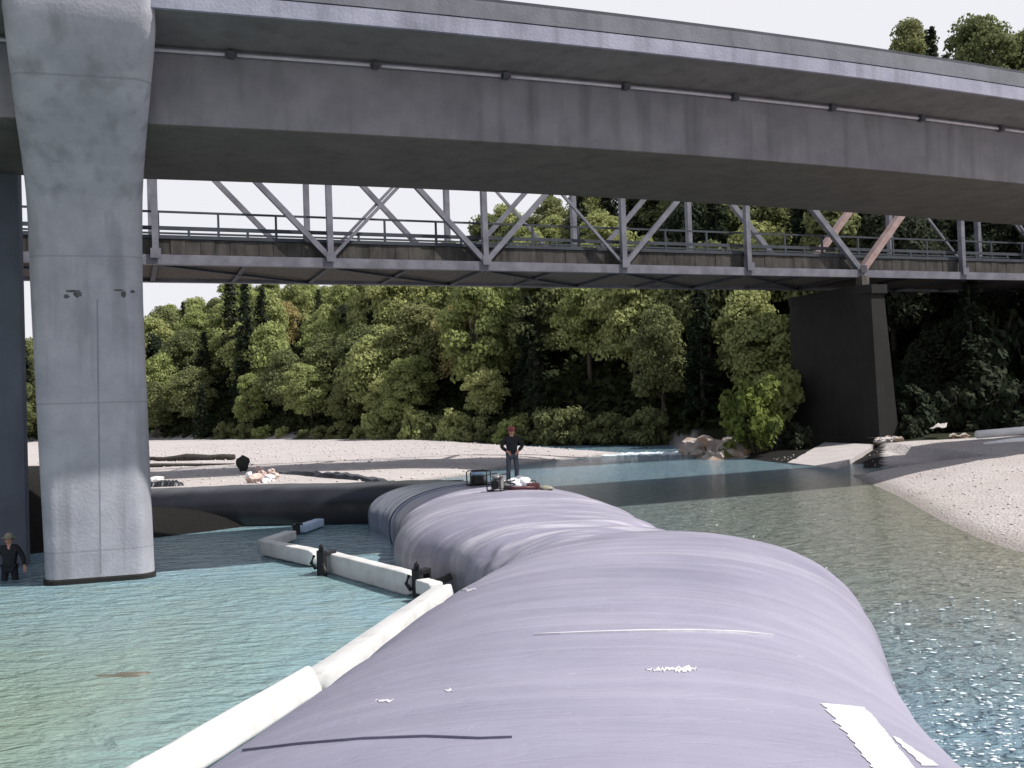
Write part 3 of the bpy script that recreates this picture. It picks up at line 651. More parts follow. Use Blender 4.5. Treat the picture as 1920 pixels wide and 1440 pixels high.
# utility pipe under the overhang, in lengths joined by couplings
kx = [(430, 97), (700, 115), (945, 137), (1170, 157), (1375, 178), (1555, 200), (1725, 218)]
kX = [P(x, y, z=12.28).x for x, y in kx]; st = (kX[-1] - kX[0]) / 6
allX = [kX[0] - st * k for k in range(6, 0, -1)] + kX + [kX[-1] + st * k for k in range(1, 5)]
M_STAIN0 = mat('grey bracket', (0.085, 0.085, 0.10), (0.06, 0.06, 0.07))
M_COND = mat('pale conduit', (0.50, 0.48, 0.53), (0.40, 0.38, 0.43), scale=3, rough=.6)
def cpt(X, o=-.12, z=12.20):
    c, d, n = frame(X); return c + n * o + Vector((0, 0, z))
for i in range(len(allX) - 1):
    a, b = allX[i] + .14, allX[i + 1] - .14
    pc = MB().tube([cpt(a + (b - a) * k / 6) for k in range(7)], 0.045, 8).build('conduit_pipe', M_COND, br, smooth=True)
for x in allX:
    c, d, n = frame(x); p = cpt(x)
    MB().box(p, (.16, .18, .16), Matrix((d, n, Vector((0, 0, 1)))).transposed()).build('pipe_bracket', M_STAIN0, br)
# flared pier
def pier_ring(cX, o0, o1, w, z, ch):
    c, d, n = frame(cX); h = w / 2; prof = []
    nb_ = min(h, 1.31) - (.45 if o1 > 0 else 0)
    for (ax, oo, a0) in ((-h + ch, o0 + ch, 180), (h - ch, o0 + ch, 270), (nb_ - ch, o1 - ch, 0), (-nb_ + ch, o1 - ch, 90)):
        for k in range(6):
            a = R(a0 + 18 * k); prof.append((ax + ch * math.cos(a), oo + ch * math.sin(a)))
    return [c + d * a + n * o + Vector((0, 0, z)) for a, o in prof]
def cX_at(x, y, Yd): return P(x, y, Y=Yd).x
secs = []
# z, image centre x, y, depth of front, width, offset of the back
base = P(185, 1090, z=-0.8)
def col(X, Yd):        # find curve parameter for a point X,Y: returns (param, offset)
    cx = X
    for _ in range(20):
        c, d, n = frame(cx); cx += (Vector((X, Yd, 0)) - c).dot(d)
    c, d, n = frame(cx); return cx, (Vector((X, Yd, 0)) - c).dot(n)
prs = [(1150, 187, 25.0, 2.62), (1090, 186, 25.0, 2.58), (800, 172, 25.0, 2.62), (560, 161, 25.0, 2.66), (400, 157, 24.9, 2.72), (330, 155, 24.4, 2.76), (270, 153, 23.8, 2.84), (210, 151, 23.1, 2.92), (150, 150, 22.55, 3.0), (90, 149, 22.05, 3.08), (40, 148, 21.75, 3.14)]
base_zs = []
for (y, x, Yd, w) in prs:
    p = P(x, y, Y=Yd); cx, o = col(p.x, Yd); base_zs.append((p.z, cx, o, w))
base_zs = [b for b in base_zs if b[0] < 12.2] 
cxl = base_zs[-1][1]
base_zs.append((12.55, cxl, -2.10, 3.16))
base_zs.append((13.02, cxl, -2.12, 3.10)); base_zs.append((13.6, cxl, -2.06, 3.0))
bz = [[b[k] for b in base_zs] for k in range(4)]; base_zs = [tuple(cat(bz[k], i / 4) for k in range(4)) for i in range(4 * (len(base_zs) - 1) + 1)]
rings = []
for k, (z_, cx, o, w) in enumerate(base_zs):
    spread = max(0, base_zs[0][2] - o)
    rings.append(pier_ring(cx, o, 5.5 if z_ < 12.9 else -1.5, w, z_, .40 - .1 * (z_ > 12.3)))
rings = [pier_ring(base_zs[0][1], base_zs[0][2], 5.5, base_zs[0][3], -2.6, .40)] + rings
pr = MB().loft(rings).build('pier', M_PIER, br)
for p_ in pr.data.polygons: p_.use_smooth = True
wl = []
for zz, gr_ in ((-.9, .02), (-.70, .02), (-.66, .004)):
    wl.append(pier_ring(base_zs[0][1], base_zs[0][2] - gr_, 5.5 + gr_, base_zs[0][3] + 2 * gr_, zz, .40))
MB().loft(wl).build('waterline_band', M_DARKC, br)
# stains and formwork marks on the pier front: plugs, joint line and a groove
def on_pier(x, y, Yd, dy=-.012): return P(x, y, Y=Yd + dy)
bmp = bmesh.new(); bmp.from_mesh(pr.data); PB = BVHTree.FromBMesh(bmp); bmp.free()
def onp(x, y, lift=.004):
    h = PB.ray_cast(EYE, ray(x, y).normalized()); n = h[1] if h[1].dot(ray(x, y)) < 0 else -h[1]
    return h[0] + n * lift, n
def decal(pts, name, material, parent, lift=.004):
    q = [onp(x, y, lift) for x, y in pts]
    c = sum((p for p, n in q), Vector()) / len(q)
    n_ = q[0][1]
    m_ = MB(); k = len(q)
    m_.add([p for p, n in q] + [p - n_ * .02 for p, n in q], [list(range(k)), list(range(k, 2 * k))[::-1]] + [[i, (i + 1) % k, (i + 1) % k + k, i + k] for i in range(k)])
    return m_.build(name, material, parent)
M_STAIN = mat('dark joint stain', (0.05, 0.05, 0.05), (0.11, 0.11, 0.12), scale=9, rough=.95)
M_GROOVE = mat('formwork joint', (0.24, 0.245, 0.28), (0.19, 0.195, 0.23), scale=5, rough=.95)
def blob(cx, cy, rx, ry, seed, n=11):
    r_ = random.Random(seed); return [(cx + rx * math.cos(6.283 * i / n) * r_.uniform(.6, 1.2), cy - ry * math.sin(6.283 * i / n) * r_.uniform(.6, 1.2)) for i in range(n)]
for cx_, cy_, rx, ry in ((146, 552, 9, 6), (124, 556, 6, 5), (138, 546, 14, 3), (231, 552, 5, 7), (222, 544, 12, 2), (248, 547, 5, 3)):
    decal(blob(cx_, cy_, rx, ry, int(cx_)), 'stain', M_STAIN, br)
decal([(181, 562), (183.4, 562), (190.4, 1075), (187.5, 1075)], 'form_groove', M_GROOVE, br, .003)
decal([(98, 301), (252, 303), (252, 306), (98, 304)], 'form_groove', M_GROOVE, br, .003)
decal([(75, 541), (245, 544), (245, 546.2), (75, 543.2)], 'form_groove', M_GROOVE, br, .003)
# second column at the far left, on the bank, with its cap beam reaching under the girder
c1 = P(46, 890, Y=28.4); mC = MB()
cx, o = col(c1.x, 28.4)
def crect(x0, x1, o0, o1, z0, z1, mbx):
    c, d, n = frame(cx)
    v = [c + d * a + n * b + Vector((0, 0, z)) for z in (z0, z1) for a, b in ((x0, o0), (x1, o0), (x1, o1), (x0, o1))]
    mbx.hexa(v)
lean = 0
crect(-2.6, 0, o, o + .6, -1.5, 12.37, mC)
mC.build('pier', M_BLUEC, br)
worldparts(br)

# ------------------------------------------------------------------ steel truss bridge behind
T0 = P(292, 487, Y=42.0); td = Vector((math.cos(R(21.25)), math.sin(R(21.25)), 0)); tn = Vector((-td.y, td.x, 0)); PL = 7.42; ZB = T0.z; TW = 5.8; TH = 8.2
def tp(k, o=0, z=0): return Vector((T0.x, T0.y, ZB)) + td * (k * PL) + tn * o + Vector((0, 0, z))
def truss_span(root, k0, k1, side, near):
    o = 0 if near else TW
    st = M_STEEL
    def m(a, b, w, h, name, mt=st): return MB().bar(a, b, w, h, up=tn).build(name, mt, root)
    m(tp(k0, o), tp(k1, o), .42 if near else .40, .34, 'bottom_chord')
    m(tp(k0 + 1, o, TH), tp(k1 - 1, o, TH), .4, .4, 'top_chord')
    m(tp(k0, o, .15), tp(k0 + 1, o, TH), .34, .44, 'end_post', M_RUST if k0 > 4 else st)
    m(tp(k1, o, .15), tp(k1 - 1, o, TH), .30, .30, 'end_post')
    mid = (k0 + k1) / 2
    for k in range(k0 + 1, k1):
        m(tp(k, o, .15), tp(k, o, TH - .2), .26, .30 if near else .34, 'vertical')
    for k in range(k0 + 1, k1 - 1):
        if k >= 1 and k + 1 <= k1 - 1 and (k0 < 4):
            m(tp(k, o, .2), tp(k + 1, o, TH - .2), .15 if k <= 1 else .24, .15 if k <= 1 else .24, 'diagonal')
        if k <= mid + 2.6 and k - 1 >= k0 + 1 and k != 0:
            w = .24 if k < 3 else .13
            m(tp(k, o, .2), tp(k - 1, o, TH - .2), w, w, 'diagonal')
        if k0 > 4 and k + 1 <= k1 - 1 and k > mid: m(tp(k, o, .2), tp(k + 1, o, TH - .2), .24, .24, 'diagonal')
    for k in range(k0, k1 + 1):
        MB().box(tp(k, o + (-.25 if near else .25), .25), (.42, .03, .42), Matrix((td, tn, Vector((0, 0, 1)))).transposed()).build('gusset_plate', st, root)
tb_ = thing('truss_bridge', 'old grey steel through truss bridge with timber deck behind the concrete bridge', 'bridge', tp(0))
for (k0, k1) in ((-4, 5), (5, 14)):
    for near in (True, False):
        truss_span(tb_, k0, k1, 1, near)
        if k0 == -4 and near: pass
A3 = Matrix((td, tn, Vector((0, 0, 1)))).transposed()
fb = MB()
for k2 in range(-8, 29):
    k = k2 / 2; fb.bar(tp(k, .3, .12), tp(k, TW - .3, .12), .2, .62)
fb.build('floor_beams', M_STEELD, tb_)
sb = MB()
for o in (.55, 1.7, 2.9, 4.1, 5.25): sb.bar(tp(-4, o, .62), tp(14, o, .62), .16, .36)
sb.build('stringers', M_TIMB, tb_)
MB().box(tp(5, TW / 2, .89), (18 * PL, TW - .7, .14), A3).build('deck', M_TIMB, tb_)
fm = MB(); rr_ = random.Random(5)
for i in range(18 * 12):       # fascia of upright plank ends
    k = -4 + (i + .5) / 12; h = .66 + rr_.uniform(-.03, .03)
    fm.box(tp(k, .30 + rr_.uniform(-.015, .015), .93 - h / 2), (PL / 12 - .012, .06, h), A3)
fm.build('fascia', mat('weathered grey planks', (0.075, 0.07, 0.064), (0.03, 0.028, 0.026), scale=.7, rough=.95, bump=.3, stretch=(4, 4, 1)), tb_)
for o in (.32, TW - .32):
    MB().bar(tp(-4, o, 1.42), tp(14, o, 1.42), .10, .16).build('mid_rail', M_STEELD, tb_)
    MB().bar(tp(-4, o, 2.12), tp(14, o, 2.12), .07, .09).build('top_rail', M_STEELD, tb_)
    MB().bar(tp(-4, o, 1.03), tp(14, o, 1.03), .20, .16).build('kerb_timber', M_STEELD, tb_)
    for i in range(18 * 3): 
        if o < 1: MB().bar(tp(-4 + i / 3 + .02, o, .95), tp(-4 + i / 3 + .02, o, 2.12), .09, .09, up=tn).build('rail_post', M_STEELD, tb_)
    if o < 1:
        for i in range(18, 72): MB().bar(tp(-4 + i / 6 + .02, o, 1.1), tp(-4 + i / 6 + .02, o, 1.345), .10, .10, up=tn).build('rail_block', M_STEELD, tb_)
MB().bar(tp(5, -.1, -.15), tp(5, -.1, -.7), .5, .5, up=tn).build('bearing', M_TIMB, tb_)
MB().box(tp(5, TW / 2, -.02), (18 * PL, TW - .6, .06), A3).build('floor_pan', M_TIMB, tb_)
lw = MB()     # bottom lateral bracing
for k in range(-4, 14): lw.bar(tp(k, .2, -.16), tp(k + 1, TW - .2, -.16), .12, .12)
lw.build('lateral_bracing', M_STEELD, tb_)
# great battered pier under the joint of the two spans
pc_ = tp(5, 0, 0)
def prow(s, z, b):
    c = Vector((pc_.x, pc_.y, 0)); o0, o1 = -1.0 - b, TW - .3 + b * .3; h0, h1 = .75 + b * .3, 1.15 + b * 1.1
    return [c + td * a + tn * o + Vector((0, 0, z)) for a, o in ((-h0, o0 + .5), (-h0 + .5, o0), (h1 - .5, o0), (h1, o0 + .6), (h1, o1), (-h0, o1))]
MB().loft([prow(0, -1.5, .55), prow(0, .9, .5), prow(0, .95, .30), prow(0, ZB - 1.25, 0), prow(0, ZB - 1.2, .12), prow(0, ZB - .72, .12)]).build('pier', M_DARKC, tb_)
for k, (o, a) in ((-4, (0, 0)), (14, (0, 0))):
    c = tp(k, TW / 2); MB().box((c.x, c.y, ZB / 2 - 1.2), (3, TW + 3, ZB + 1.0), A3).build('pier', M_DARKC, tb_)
worldparts(tb_)

# ------------------------------------------------------------------ trees
M_FOL = {
    'bright': foliage('bright leaves', (0.31, 0.35, 0.13), (0.225, 0.27, 0.105), (0.355, 0.37, 0.16)),
    'mid': foliage('mid green leaves', (0.175, 0.195, 0.085), (0.115, 0.14, 0.063), (0.24, 0.25, 0.11)),
    'dark': foliage('dark needles', (0.038, 0.052, 0.032), (0.026, 0.037, 0.024), (0.055, 0.065, 0.04)),
    'gold': foliage('golden olive leaves', (0.33, 0.29, 0.12), (0.24, 0.25, 0.10), (0.36, 0.30, 0.14)),
}
def leaf_cards(cs, ns, size, rs):
    """numpy quads at centres cs with normals ns"""
    n = len(cs); t = rs.normal(size=(n, 3)); t -= (t * ns).sum(1, keepdims=True) * ns; t /= np.linalg.norm(t, axis=1, keepdims=True) + 1e-9
    b = np.cross(ns, t); s = size * rs.uniform(.6, 1.35, (n, 1)); e = rs.uniform(.5, .9, (n, 1))
    v = np.stack([cs - t * s - b * s * e * .5, cs - b * s * e + t * s * .1, cs + t * s + b * s * e * .3, cs + b * s * e - t * s * .2], 1)
    return v.reshape(-1, 3)
def mesh_from_quads(name, v):
    n = len(v) // 4; me = bpy.data.meshes.new(name); me.vertices.add(len(v)); me.vertices.foreach_set('co', v.ravel())
    me.loops.add(n * 4); me.loops.foreach_set('vertex_index', np.arange(n * 4)); me.polygons.add(n)
    me.polygons.foreach_set('loop_start', np.arange(0, n * 4, 4)); me.update(calc_edges=True); return me
def broadleaf(seed, H=10, Rr=3.6, nl=26, per=420, size=.165, low=.28):
    rs = np.random.RandomState(seed); out = []; lobes = []
    for i in range(nl):
        h = low + (1 - low) * ((i + rs.uniform(0, 1)) / nl); prof = math.sin(math.pi * min(1, (h - low + .12) / (1.12 - low))) ** .6
        a = i * 2.4 + rs.uniform(-.5, .5); r = Rr * prof * rs.uniform(.35, .8)
        lr = Rr * rs.uniform(.28, .48) * (1.1 - .35 * h)
        c = np.array([math.cos(a) * r, math.sin(a) * r, H * h - lr * .3]); lobes.append((c, lr))
        d = rs.normal(size=(per, 3)); d /= np.linalg.norm(d, axis=1, keepdims=True); d[:, 2] = np.where(d[:, 2] < -.3, -d[:, 2], d[:, 2])
        rad = lr * rs.uniform(.5, 1.28, (per, 1)); p = c + d * rad * np.array([1, 1, .8])
        nn = d * .9 + rs.normal(size=(per, 3)) * .55; nn /= np.linalg.norm(nn, axis=1, keepdims=True); out.append(leaf_cards(p, nn, size, rs))
    v = np.concatenate(out); me = mesh_from_quads('crown', v)
    t = MB(); t.tube([(0, 0, -1.5), (rs.uniform(-.15, .15), rs.uniform(-.15, .15), H * .3), (rs.uniform(-.3, .3), rs.uniform(-.3, .3), H * .62)], [H * .024, H * .018, H * .009], 7)
    for c, lr in lobes[::2]:
        z0 = H * rs.uniform(.22, .5); t.tube([(0, 0, z0), (c[0] * .5, c[1] * .5, (z0 + c[2]) / 2 + .2), tuple(c)], [H * .010, H * .006, .02], 5)
    tm = bpy.data.meshes.new('trunk'); tm.from_pydata([tuple(p) for p in t.v], [], t.f); tm.update(); tm.materials.append(M_BARK)
    return me, tm
def conifer(seed, H=14, Rr=2.5, size=.18):
    rs = np.random.RandomState(seed); out = []; z = H * .12
    while z < H * .985:
        u = z / H; rr = Rr * (1 - u) ** .8 + .12; nb = int(5 + 5 * (1 - u))
        for k in range(nb):
            a = rs.uniform(0, 6.28); L_ = rr * rs.uniform(.65, 1.15); n = int(14 + 34 * L_ / Rr)
            s = rs.uniform(.1, 1, n) ** .7; p = np.stack([np.cos(a) * s * L_, np.sin(a) * s * L_, z - s * L_ * .32 + rs.normal(size=n) * .08], 1)
            p += rs.normal(size=(n, 3)) * .13
            nn = np.tile([[math.cos(a) * .3, math.sin(a) * .3, 1.0]], (n, 1)) + rs.normal(size=(n, 3)) * .45; nn /= np.linalg.norm(nn, axis=1, keepdims=True); out.append(leaf_cards(p, nn, size, rs))
        z += H * .035
    me = mesh_from_quads('crown', np.concatenate(out))
    t = MB().tube([(0, 0, -1.5), (0, 0, H * .5), (0, 0, H * .98)], [H * .017, H * .010, .02], 7)
    tm = bpy.data.meshes.new('trunk'); tm.from_pydata([tuple(p) for p in t.v], [], t.f); tm.update(); tm.materials.append(M_BARK)
    return me, tm
BL = [broadleaf(10 + i, H=[9, 10, 11, 9.5, 10.5, 8.5][i], Rr=[3.6, 3.9, 3.4, 4.2, 3.5, 4.0][i]) for i in range(6)]
CF = [conifer(40 + i, H=[14, 13, 15][i], Rr=[2.6, 2.9, 2.4][i]) for i in range(3)]
VAR = {}
for kd in M_FOL:
    VAR[kd] = []
    for me, tm in (CF + BL[:2] if kd == 'dark' else BL):
        c = me.copy(); c.materials.append(M_FOL[kd]); VAR[kd].append((c, tm))
def tree(name, kd, i, loc, sc, label, group, rz=None, cat='tree', sz=None):
    o = bpy.data.objects.new(name, None); COL.objects.link(o); o.empty_display_size = .5
    o.location = loc; o.rotation_euler = (0, 0, random.uniform(0, 6.28) if rz is None else rz); o.scale = (sc, sc, sz or sc)
    tag(o, label, cat, group)
    c, tm = VAR[kd][i % len(VAR[kd])]
    for nm, me in (('crown', c), ('trunk', tm)):
        q = bpy.data.objects.new(nm, me); COL.objects.link(q); q.parent = o
    return o
def gz(x, y): return float(ground_z(np.array([x]), np.array([y]))[0])
def place(px):
    for lim, t in ((70, 'left of the flared pier'), (290, 'behind the flared pier'), (400, 'just right of the flared pier'), (520, 'above the driftwood log'), (660, 'above the black tube'),
                   (800, 'above the boom end'), (900, 'left behind the standing person'), (1010, 'directly behind the standing person'), (1110, 'right behind the standing person'), (1215, 'above the far river'),
                   (1330, 'left of the lime bush'), (1490, 'above the lime bush'), (1700, 'behind the truss pier'), (1810, 'right of the truss pier')):
        if px < lim: return t
    return 'at the far right edge'
LOOK = {'bright': 'yellow green', 'mid': 'mid green', 'dark': 'dark evergreen', 'gold': 'golden olive'}
def treelabel(kd, px, d, sc):
    row = 'at hill foot' if d < 6 else ('low on hill' if d < 18 else ('high on hill' if d < 34 else 'on the ridge'))
    size = 'large ' if sc > .98 else ('small ' if sc < .8 else '')
    lb = '%s%s tree %s, %s' % (size, LOOK[kd], row, place(px))
    return lb, lb.replace(' tree ', ' trees ')
NAMEK = {'bright': 'broadleaf_tree', 'mid': 'broadleaf_tree', 'dark': 'evergreen_tree', 'gold': 'broadleaf_tree'}
cnt = 0; rt = random.Random(11)
row = 0; d_ = 1.5
while d_ < HL + 10:
    a = -.62
    while a < .60:
        yb = float(np.interp(a, AZ, YB)); Yt = yb + d_ + rt.uniform(-1.8, 1.8); step = (4.9 + .03 * d_) * (1 + (.12 if a > .3 else 0)); at_ = a + rt.uniform(-.4, .4) * step / Yt
        X_ = at_ * Yt; px = 960 + at_ * F; a += step / Yt
        if d_ > HL - 14 and rt.random() < .15: continue
        z = gz(X_, Yt); 
        if z < .3: continue
        pyb = HOR(px) - (z + 5 - 3.2) / Yt * F
        if px < 520: w = dict(bright=.22, mid=.43, dark=.32, gold=.03)
        elif px < 1215: w = dict(bright=.56, mid=.26, dark=.14, gold=.04)
        elif px < 1325: w = dict(bright=.04, mid=.24, dark=.72, gold=.0)
        elif px < 1480: w = dict(bright=.5, mid=.25, dark=.2, gold=.05)
        else: w = dict(bright=.0, mid=.10, dark=.90, gold=.0) if d_ < 34 else dict(bright=.6, mid=.2, dark=.18, gold=.02)  # dark kinds lower down stand in for the hill's shadow
        kd = rt.choices(list(w), list(w.values()))[0]
        sc = rt.uniform(.72, 1.12) * (.72 if d_ < 6 else 1)
        if d_ > HL - 6: sc *= .88
        if kd == 'dark' and d_ > 20 and px < 720: sc *= .72
        lb, gr = treelabel(kd, px, d_, sc)
        tree(NAMEK[kd], kd, rt.randrange(9), (X_, Yt, z - .2), sc, lb, gr, rz=rt.uniform(0, 6.28), sz=sc * rt.uniform(.85, 1.2)); cnt += 1
    d_ += 4.5 + .03 * d_
print('TREES', cnt)

# bush leaning over the rocks beside the truss pier
def bush(seed, Rr, H, n, size, kd):
    rs = np.random.RandomState(seed); out = []
    nl = 34
    for i in range(nl):
        a = rs.uniform(0, 6.28); h = rs.uniform(.05, .95) ; r = Rr * math.sqrt(max(.05, 1 - (h * .95) ** 2)) * rs.uniform(.3, .95); lr = Rr * rs.uniform(.16, .3)
        c = np.array([math.cos(a) * r, math.sin(a) * r, H * h]); d = rs.normal(size=(n, 3)); d /= np.linalg.norm(d, axis=1, keepdims=True)
        p = c + d * lr * rs.uniform(.5, 1.25, (n, 1)); nn = d + rs.normal(size=(n, 3)) * .5; nn[:, 2] += .2; nn /= np.linalg.norm(nn, axis=1, keepdims=True); out.append(leaf_cards(p, nn, size, rs))
    me = mesh_from_quads('foliage', np.concatenate(out)); me.materials.append(M_FOL[kd]); return me
def shrub(name, me, loc, s, label, group=None, rz=0):
    o = thing(name, label, 'bush', loc, rz, group); o.scale = s
    q = bpy.data.objects.new('foliage', me); COL.objects.link(q); q.parent = o
    t = MB()
    for k in range(5): 
        a = k * 1.26; t.tube([(0, 0, -.3), (math.cos(a) * .5, math.sin(a) * .5, 1.0), (math.cos(a) * 1.1, math.sin(a) * 1.1, 2.1)], [.07, .05, .02], 5)
    t.build('stem', M_BARK, o); return o
M_FOL['lime'] = foliage('pale bush leaves', (0.22, 0.26, 0.07), (0.14, 0.18, 0.055), (0.24, 0.27, 0.09))
bm1 = bush(3, 2.2, 3.6, 120, .17, 'lime'); bm2 = bush(4, 2.0, 2.6, 110, .18, 'bright'); bm3 = bush(8, 2.0, 2.6, 110, .18, 'mid'); bm4 = bush(12, 2.0, 2.6, 110, .18, 'dark')
p = P(1418, 845, Y=55.5)
shrub('bush', bm1, (p.x, p.y, .1), (.95, .95, 1.12), 'pale lime green bush growing over rocks at the water beside the dark pier')
p = P(1462, 740, Y=60); shrub('bush', bm2, (p.x, p.y, 1.4), (1, 1, 1.3), 'yellow tinged bush close against the left edge of the dark pier')
rt = random.Random(21)
for i, x in enumerate(range(420, 1220, 36)):
    a = (x - 960) / F; Yt = float(np.interp(a, AZ, YB)) - rt.uniform(.2, 1.6); k = rt.random()
    s = rt.uniform(.5, 1.05)
    shrub('bush', (bm2 if k < .4 else bm3), (a * Yt, Yt, .2), (s, s, s * rt.uniform(.8, 1.2)), 'low %s bush at hill foot, %s' % ('bright green' if k < .4 else 'dull green', place(x)), 'bushes along the foot of the hill', rt.uniform(0, 6))
for i, (x, Yd, sc) in enumerate(((1500, 62, .9), (1730, 59, .9), (1765, 60.5, 1.1), (1800, 59, .9), (1840, 60, 1.2), (1880, 58.5, 1.0), (1915, 59, 1.1), (1700, 62, 1.3), (1780, 64, 1.5), (1860, 64, 1.5), (1930, 63, 1.4), (1990, 61, 1.5))):
    X_ = P(x, 760, Y=Yd).x
    shrub('bush', bm4, (X_, Yd, gz(X_, Yd) - .1), (sc, sc, sc * rt.uniform(.9, 1.3)), 'dark leafy bush on the shaded bank, %s' % ('just left of the truss pier', 'on the right flank of the truss pier', 'close right of the truss pier', 'above the flat pale scrap', 'tall, right of the flat pale scrap', 'above the left end of the white pipe', 'above the middle of the white pipe', 'in the dark corner behind the truss pier', 'tallest, behind the flat pale scrap', 'tallest, behind the white pipe', 'at the right edge above the white pipe', 'past the right edge')[i], 'dark bushes on the shaded right bank', rt.uniform(0, 6))
# greenery seen in the slot between the two concrete columns
p = P(20, 870, Y=36); shrub('bush', bm2, (p.x - .6, 34.5, 1.0), (.35, .35, .45), 'small yellow green bush on the bank at the left edge of the view')

for x, y, Yd, sc, lb in ((1712, 812, 54.5, .42, 'small dark bush hiding the right foot of the truss pier'), (1500, 815, 55.5, .5, 'dark bush at the left foot of the truss pier behind the lime bush')):
    p = P(x, y, Y=Yd); shrub('bush', bm4, (p.x, Yd, gz(p.x, Yd) - .05), (sc, sc, sc * 1.1), lb)
# low undergrowth covering the hillside between the trees
rs = np.random.RandomState(77); n = 90000
a_ = rs.uniform(-.62, .62, n); dd = rs.uniform(0.2, 58, n); Yq = np.interp(a_, AZ, YB) + dd; Xq = a_ * Yq; Zq = ground_z(Xq, Yq)
cl = fbm(Xq, Yq, .9, 12); hgt = rs.uniform(0, 1, n) ** 1.3 * (.9 + .9 * np.clip(cl, -.6, 1))
nn = rs.normal(size=(n, 3)) * .6 + np.array([0, -.35, .8]); nn /= np.linalg.norm(nn, axis=1, keepdims=True)
ug = mesh_from_quads('undergrowth', leaf_cards(np.stack([Xq, Yq, Zq + hgt], 1), nn, .38, rs))
tag(link('undergrowth', ug, foliage('undergrowth leaves', (0.040, 0.052, 0.020), (0.022, 0.030, 0.013), (0.04, 0.05, 0.02))), 'dark green undergrowth covering the hillside between the trees', 'undergrowth', kind='stuff')
# white riffle where the river drops over stones beyond the bar
def foam(name, pts, w, n, seed, label):
    rs = np.random.RandomState(seed); m_ = MB()
    for i in range(n):
        u = rs.uniform(0, 1) * (len(pts) - 1); k = min(int(u), len(pts) - 2); c = pts[k].lerp(pts[k + 1], u - k) + Vector((rs.normal() * .3, rs.normal() * w, 0))
        m_.ell((c.x, c.y, .01), (rs.uniform(.12, .5), rs.uniform(.08, .22), rs.uniform(.03, .09)), 7, 4, jit=.5, seed=int(seed * 999 + i))
    o = m_.build(name, M_FOAM_GLINT, smooth=True); return tag(o, label, 'foam', kind='stuff')
M_FOAM_GLINT = mat('river foam and glints', (0.62, 0.67, 0.71), (0.45, 0.52, 0.56), rough=.8)
foam('river_foam', [P(1040, 857, z=0), P(1120, 853, z=0), P(1200, 851, z=0), P(1290, 850, z=0)], .55, 190, 3, 'line of white broken water beyond the tip of the gravel bar')
foam('river_foam', [P(1000, 860, z=0), P(1120, 855, z=0), P(1290, 852, z=0)], .35, 110, 5, 'second thin line of white water in front of the broken water')
def flecks(seed, n, boxes):  # pale flecks painted as glints on the ripples
    rs = np.random.RandomState(seed); m_ = MB()
    for i in range(n):
        bx = boxes[rs.randint(len(boxes))]; x = rs.uniform(bx[0], bx[1]); y = rs.uniform(bx[2], bx[3]); p = P(x, y, z=0)
        if p.x < 0: continue
        L_ = rs.uniform(.012, .042) * p.y / 10; m_.ell((p.x, p.y, .004), (L_, L_ * rs.uniform(.25, .6), .008), 6, 4, jit=.8, seed=int(i + seed * 100))
    return tag(m_.build('glint_flecks', M_FOAM_GLINT, smooth=True), 'small white flecks painting glints on the rippled river right of the big tube', 'foam', kind='stuff')
flecks(4, 340, [(1650, 1935, 1120, 1460), (1740, 1935, 1200, 1460), (1760, 1935, 1300, 1450)])
# ------------------------------------------------------------------ gravel details
def scatter_stones(name, n, area, smin, smax, seed, material, label=None):
    rs = np.random.RandomState(seed); V = []; Fc = []
    ico = bmesh.new(); bmesh.ops.create_icosphere(ico, subdivisions=1, radius=1); bv = np.array([v.co[:] for v in ico.verts]); bf = np.array([[v.index for v in f.verts] for f in ico.faces]); ico.free()
    pts = area(rs, n); z = ground_z(pts[:, 0], pts[:, 1]); ok = z > .02 ; pts = pts[ok]; z = z[ok]
    n = len(pts); s = smin + (smax - smin) * rs.uniform(0, 1, n) ** 3
    v = bv[None] * (1 + rs.uniform(-.25, .25, (n, 12, 1))) * s[:, None, None] * np.stack([rs.uniform(.8, 1.3, n), rs.uniform(.8, 1.3, n), rs.uniform(.45, .8, n)], 1)[:, None]
    v += np.stack([pts[:, 0], pts[:, 1], z + s * .2], 1)[:, None]
    f = bf[None] + (np.arange(n) * 12)[:, None, None]
    me = bpy.data.meshes.new(name); me.vertices.add(n * 12); me.vertices.foreach_set('co', v.ravel()); f = f.reshape(-1, 3)
    me.loops.add(f.size); me.loops.foreach_set('vertex_index', f.ravel()); me.polygons.add(len(f)); me.polygons.foreach_set('loop_start', np.arange(0, f.size, 3)); me.update(calc_edges=True)
    o = link(name, me, material); tag(o, label, 'stones', kind='stuff'); return o
M_STONE = mat('river stones', (0.50, 0.47, 0.465), (0.44, 0.41, 0.405), scale=1.7, rough=.9, detail=2, f=(.4, .6))
def area_bank(rs, n):
    x = rs.uniform(9.5, 34, n); y = rs.uniform(14, 52, n); s = sdist(x, y, BANK); k = (s > 0) & (sdist(x, y, SLABQ) < -.4) & (rs.uniform(0, 1, n) < np.exp(-s / 5) + .25); return np.stack([x, y], 1)[k]
def area_bar(rs, n):
    x = rs.uniform(-32, 14, n); y = rs.uniform(40, 100, n); s = sdist(x, y, BAR); k = (s > 0); return np.stack([x, y], 1)[k]
scatter_stones('gravel_stones', 9000, area_bank, .012, .05, 2, M_STONE, 'pale rounded stones scattered over the sunlit gravel bank at the right')
scatter_stones('gravel_stones', 7000, area_bar, .02, .09, 4, M_STONE, 'pale stones scattered over the flat gravel bar across the river')

